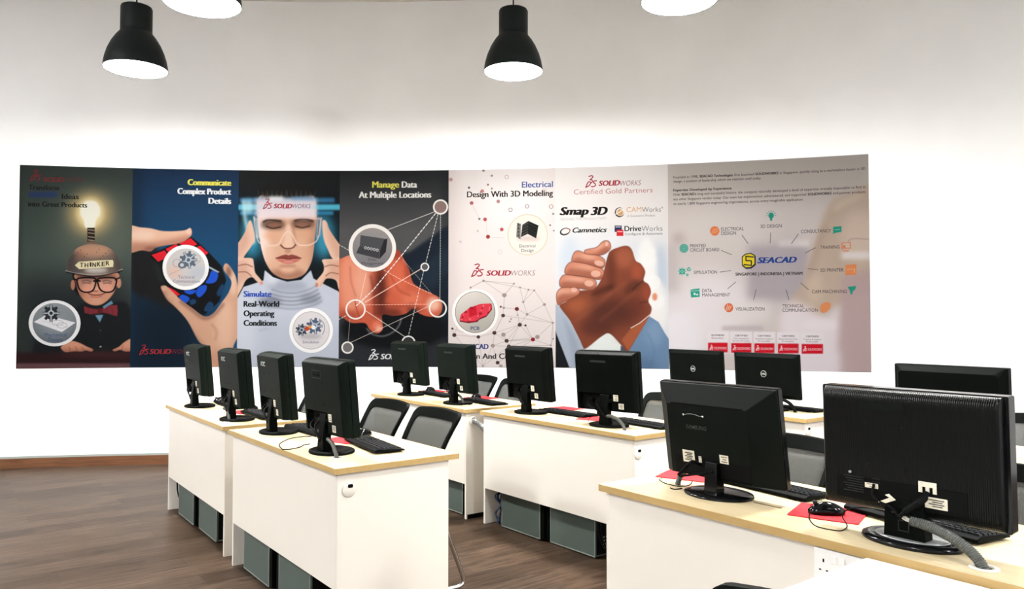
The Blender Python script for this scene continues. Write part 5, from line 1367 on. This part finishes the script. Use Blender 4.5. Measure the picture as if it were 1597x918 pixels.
dup(ch0, Vector((.265, 1.069, 0)), .72 - pi / 2, 'chair whose top corner pokes into the bottom edge before the side table')

# ------------------------------------------------------------------ computers under the desks
def tower_proto():
    t = thing('computer_tower', 'x', 'computer', (0, 0, 0), 0, 'grey computer towers under the desks')
    L, W, H = .39, .175, .37        # local -y runs towards the near end, +x towards the user
    MB().box(0, W, -L, 0, .008, H).build('case', M_case, t, .002, 1)
    e = MB()
    for y0, y1, z0, z1 in ((-L, 0, .008, .014), (-L, 0, H - .006, H), (-L, -L + .005, .008, H), (-.005, 0, .008, H)): e.box(-.0018, .0005, y0, y1, z0, z1).box(W - .0005, W + .0018, y0, y1, z0, z1)
    e.build('side_panel_rim', M_lip, t)
    MB().box(-.0012, .0004, -.066, -.060, .27, .335).build('panel_latch', M_hole, t)
    f = MB().prism(rrect(W - .002, H - .01, .012, 3, W / 2, H / 2 + .004), 'y', -L - .034, -L).build('front_bezel', M_blk, t)
    MB().box(.025, W - .025, -L - .036, -L - .033, H - .075, H - .035).build('disc_drive', M_gloss, f)
    MB().lathe([(.0001, .0), (.009, .0), (.009, .003), (.0001, .004)], 14, M=Matrix.Translation((W / 2, -L - .034, H - .11)) @ Matrix.Rotation(pi / 2, 4, 'X')).build('power_button', M_silver, f)
    b = MB().box(.01, W - .01, -.001, .003, .02, H - .012).build('rear_plate', M_hole, t)
    m = MB()
    for k in range(4): m.box(.02, W - .06, .003, .005, .05 + k * .02, .058 + k * .02)
    m.box(.03, .06, .003, .014, .20, .212).box(.03, .06, .003, .014, .225, .237).box(.07, .11, .003, .012, .205, .235)
    m.build('ports', M_silver, b)
    for x in (.02, W - .02):
        for y in (-.04, -L + .04): MB().lathe([(.012, 0), (.012, .008)], 12, M=Matrix.Translation((x, y, 0))).build('foot', M_hole, t)
    return t
pc0 = tower_proto()
PCS = [('A', .215, .05, 0, 'left grey computer tower under the far left desk'), ('A', .70, .062, 1, 'right grey computer tower under the far left desk'),
       ('B', .125, .052, 0, 'left grey computer tower under the near left desk'), ('B', .64, .056, 1, 'right grey computer tower under the near left desk, cut by the frame'),
       ('D', .175, .056, 0, 'left grey computer tower under the near middle desk, beside the cable bundle'), ('D', .645, .070, 1, 'right grey computer tower under the near middle desk, with loose cables at its end'),
       ('C', .90, .06, 0, 'dark computer tower just visible low down between the near left and near middle desks')]
for i, (n, l, d, a, lb) in enumerate(PCS):
    p = dw(n, l, d)
    if i == 0: pc0.location = p; pc0.rotation_euler = (0, 0, drot(n)); pc0['label'] = lb
    elif a: dup(pc0, dw(n, l + .39, d + .175), drot(n) + pi, lb)
    else: dup(pc0, p, drot(n), lb)

# ------------------------------------------------------------------ conduits and cables
def conduit(n, label, pts, r=.011, kind='cable conduit', m=None):
    base = dw(n, pts[-1][0], pts[-1][1], pts[-1][2])
    t = thing('cable_conduit', label, kind, base, 0, 'ribbed grey cable conduits')
    P = spline([dw(n, *p) - base for p in pts], 8)
    L = [0.0]
    for a, b in zip(P, P[1:]): L.append(L[-1] + (b - a).length)
    k = int(L[-1] / .0028); Q = []; R = []
    for i in range(k + 1):
        s = L[-1] * i / k; j = min(max([q for q in range(len(L)) if L[q] <= s]), len(P) - 2)
        Q.append(P[j].lerp(P[j + 1], (s - L[j]) / max(L[j + 1] - L[j], 1e-6))); R.append(r * (1.0 if i % 2 else .86))
    MB().tube(Q, R, 14, smooth=False).build('sleeve', m or M_conduit, t)
    d = (P[0] - P[1]).normalized()
    w = MB()
    for s in (-1, 0, 1): w.tube(spline([P[0] - d * .01, P[0] + d * .012 + Vector((0, 0, .004 * s)), P[0] + d * .03 + Vector((.004 * s, .004 * s, .010 + .006 * s))], 4), .0026, 6)
    w.build('wires', M_tape if r > .0125 else M_cable, t)
    return t
H_ = DESK_H
for n, p, lb in (('A', (1.205, .098), 'short conduit by the foot of the second left monitor on the far left desk'), ('B', (1.181, .112), 'conduit curving from the foot of the nearest left monitor into the desk'),
                 ('C', (1.164, .153), 'conduit at the foot of the second monitor on the far middle desk'), ('D', (1.238, .106), 'conduit curving from the right monitor foot on the near middle desk')):
    l, d = p
    conduit(n, lb, [(l - .175, d + .02, H_ + .060), (l - .12, d + .012, H_ + .066), (l - .06, d + .005, H_ + .055), (l - .02, d, H_ + .030), (l - .004, d, H_ + .008), (l, d, H_ - .012)], .0095)
conduit('F', 'thick ribbed conduit arching down in front of the ribbed monitor', [(1.10, .115, .822), (1.15, .108, .818), (1.205, .098, .806), (1.25, .089, .787), (1.275, .083, .770), (1.289, .080, .752), (1.293, .079, .735)], .0145)
conduit('F', 'short dark conduit stub left of the chamfered monitor foot', [(.238, .235, .812), (.215, .232, .800), (.199, .229, .780), (.193, .226, .760), (.192, .225, .7515)], .011)
conduit('C', 'conduit leaving the round hole in the end of the far middle desk', [(1.394, .080, .664), (1.42, .085, .660), (1.455, .11, .63), (1.47, .16, .55), (1.468, .20, .42)], .019, 'cable conduit', M_silver)
def cable(n, label, pts, r, m, group=None, cat='cable', name='cable'):
    base = dw(n, *pts[0])
    o = MB().tube(spline([dw(n, *p) - base for p in pts], 7), r, 7).build(name, m)
    o.location = base
    return tag(o, label, cat, group)
zt = H_ + .0016
cable('F', 'thin black mouse cord looping beside the red pad on the nearest desk', [(.748, .205, .762), (.750, .19, zt + .004), (.776, .150, zt), (.826, .102, zt), (.875, .100, zt), (.897, .118, zt), (.888, .165, zt + .004), (.86, .19, .775), (.88, .20, .80), (.95, .20, .815), (1.0, .19, .82)], .0017, M_cable)
cable('B', 'thin black cord trailing over the edge of the near left desk', [(.526, .265, zt), (.504, .236, zt), (.528, .150, zt), (.66, .045, zt), (.80, .004, zt), (.835, .006, zt), (.838, .04, zt), (.809, .091, zt), (.760, .13, zt), (.75, .165, zt)], .0026, M_cable)
cable('F', 'thin tan cord looping round the dark conduit stub', [(.093, .232, zt), (.075, .272, zt), (.079, .307, zt), (.10, .35, zt + .0035)], .0013, M_slot)
cable('F', 'thin black cord from the dark conduit stub towards the monitor foot', [(.095, .232, zt), (.143, .206, zt), (.175, .200, zt), (.215, .205, zt), (.225, .25, zt), (.20, .30, zt + .0045)], .0017, M_cable)
cable('F', 'short black plug cord lying before the chamfered monitor foot', [(.213, .159, zt), (.225, .152, zt), (.240, .156, zt), (.246, .184, zt)], .0022, M_cable)
cable('D', 'thin black cord by the right monitor foot on the near middle desk', [(.92, .135, zt), (.90, .15, .775), (.93, .17, .80), (.97, .17, .80)], .0017, M_cable)
cable('A', 'black cord hanging below the far left desk panel', [(.10, .06, .33), (.12, .058, .29), (.10, .06, .25), (.115, .06, .20), (.125, .06, .15), (.13, .07, .10)], .005, M_cable)
cable('C', 'cream cord hanging down the end of the far middle desk', [(1.400, .10, .655), (1.41, .15, .58), (1.42, .22, .45), (1.425, .245, .30), (1.42, .23, .12), (1.42, .20, .0055)], .005, M_cream)
random.seed(3)
for k in range(6):
    q = [(.075 + .012 * (k % 3), .075 + .014 * (k % 2), .36)]
    for j in range(5): q.append((.07 + .055 * random.random() + (.02 if j % 2 else 0), .065 + .05 * random.random(), .30 - .058 * j))
    q.append((.11 + .012 * k * .5, .075 + .008 * k, .006))
    cable('D', ['dark blue network cable', 'black cable', 'dark blue cable'][k % 3] + ' in the bundle under the left end of the near middle desk', q, .0042, M_navy if k % 3 != 1 else M_cable, 'cables bundled under the near middle desk')
for k in range(3):
    cable('D', 'black cable looping down at the right end under the near middle desk', [(1.085 + .02 * k, .10, .34), (1.072 + .025 * k, .065, .27), (1.07 + .03 * k, .055, .19), (1.10 + .02 * k, .055, .11), (1.14, .07 + .02 * k, .05), (1.17, .10 + .02 * k, .006)], .004, M_cable, 'cables under the right end of the near middle desk')
cable('E', 'thick black cable arching beside the right flat monitor foot', [(.985, .17, .80), (1.04, .17, .835), (1.11, .18, .838), (1.17, .19, .815), (1.20, .20, .775), (1.205, .20, .756)], .011, M_blk)
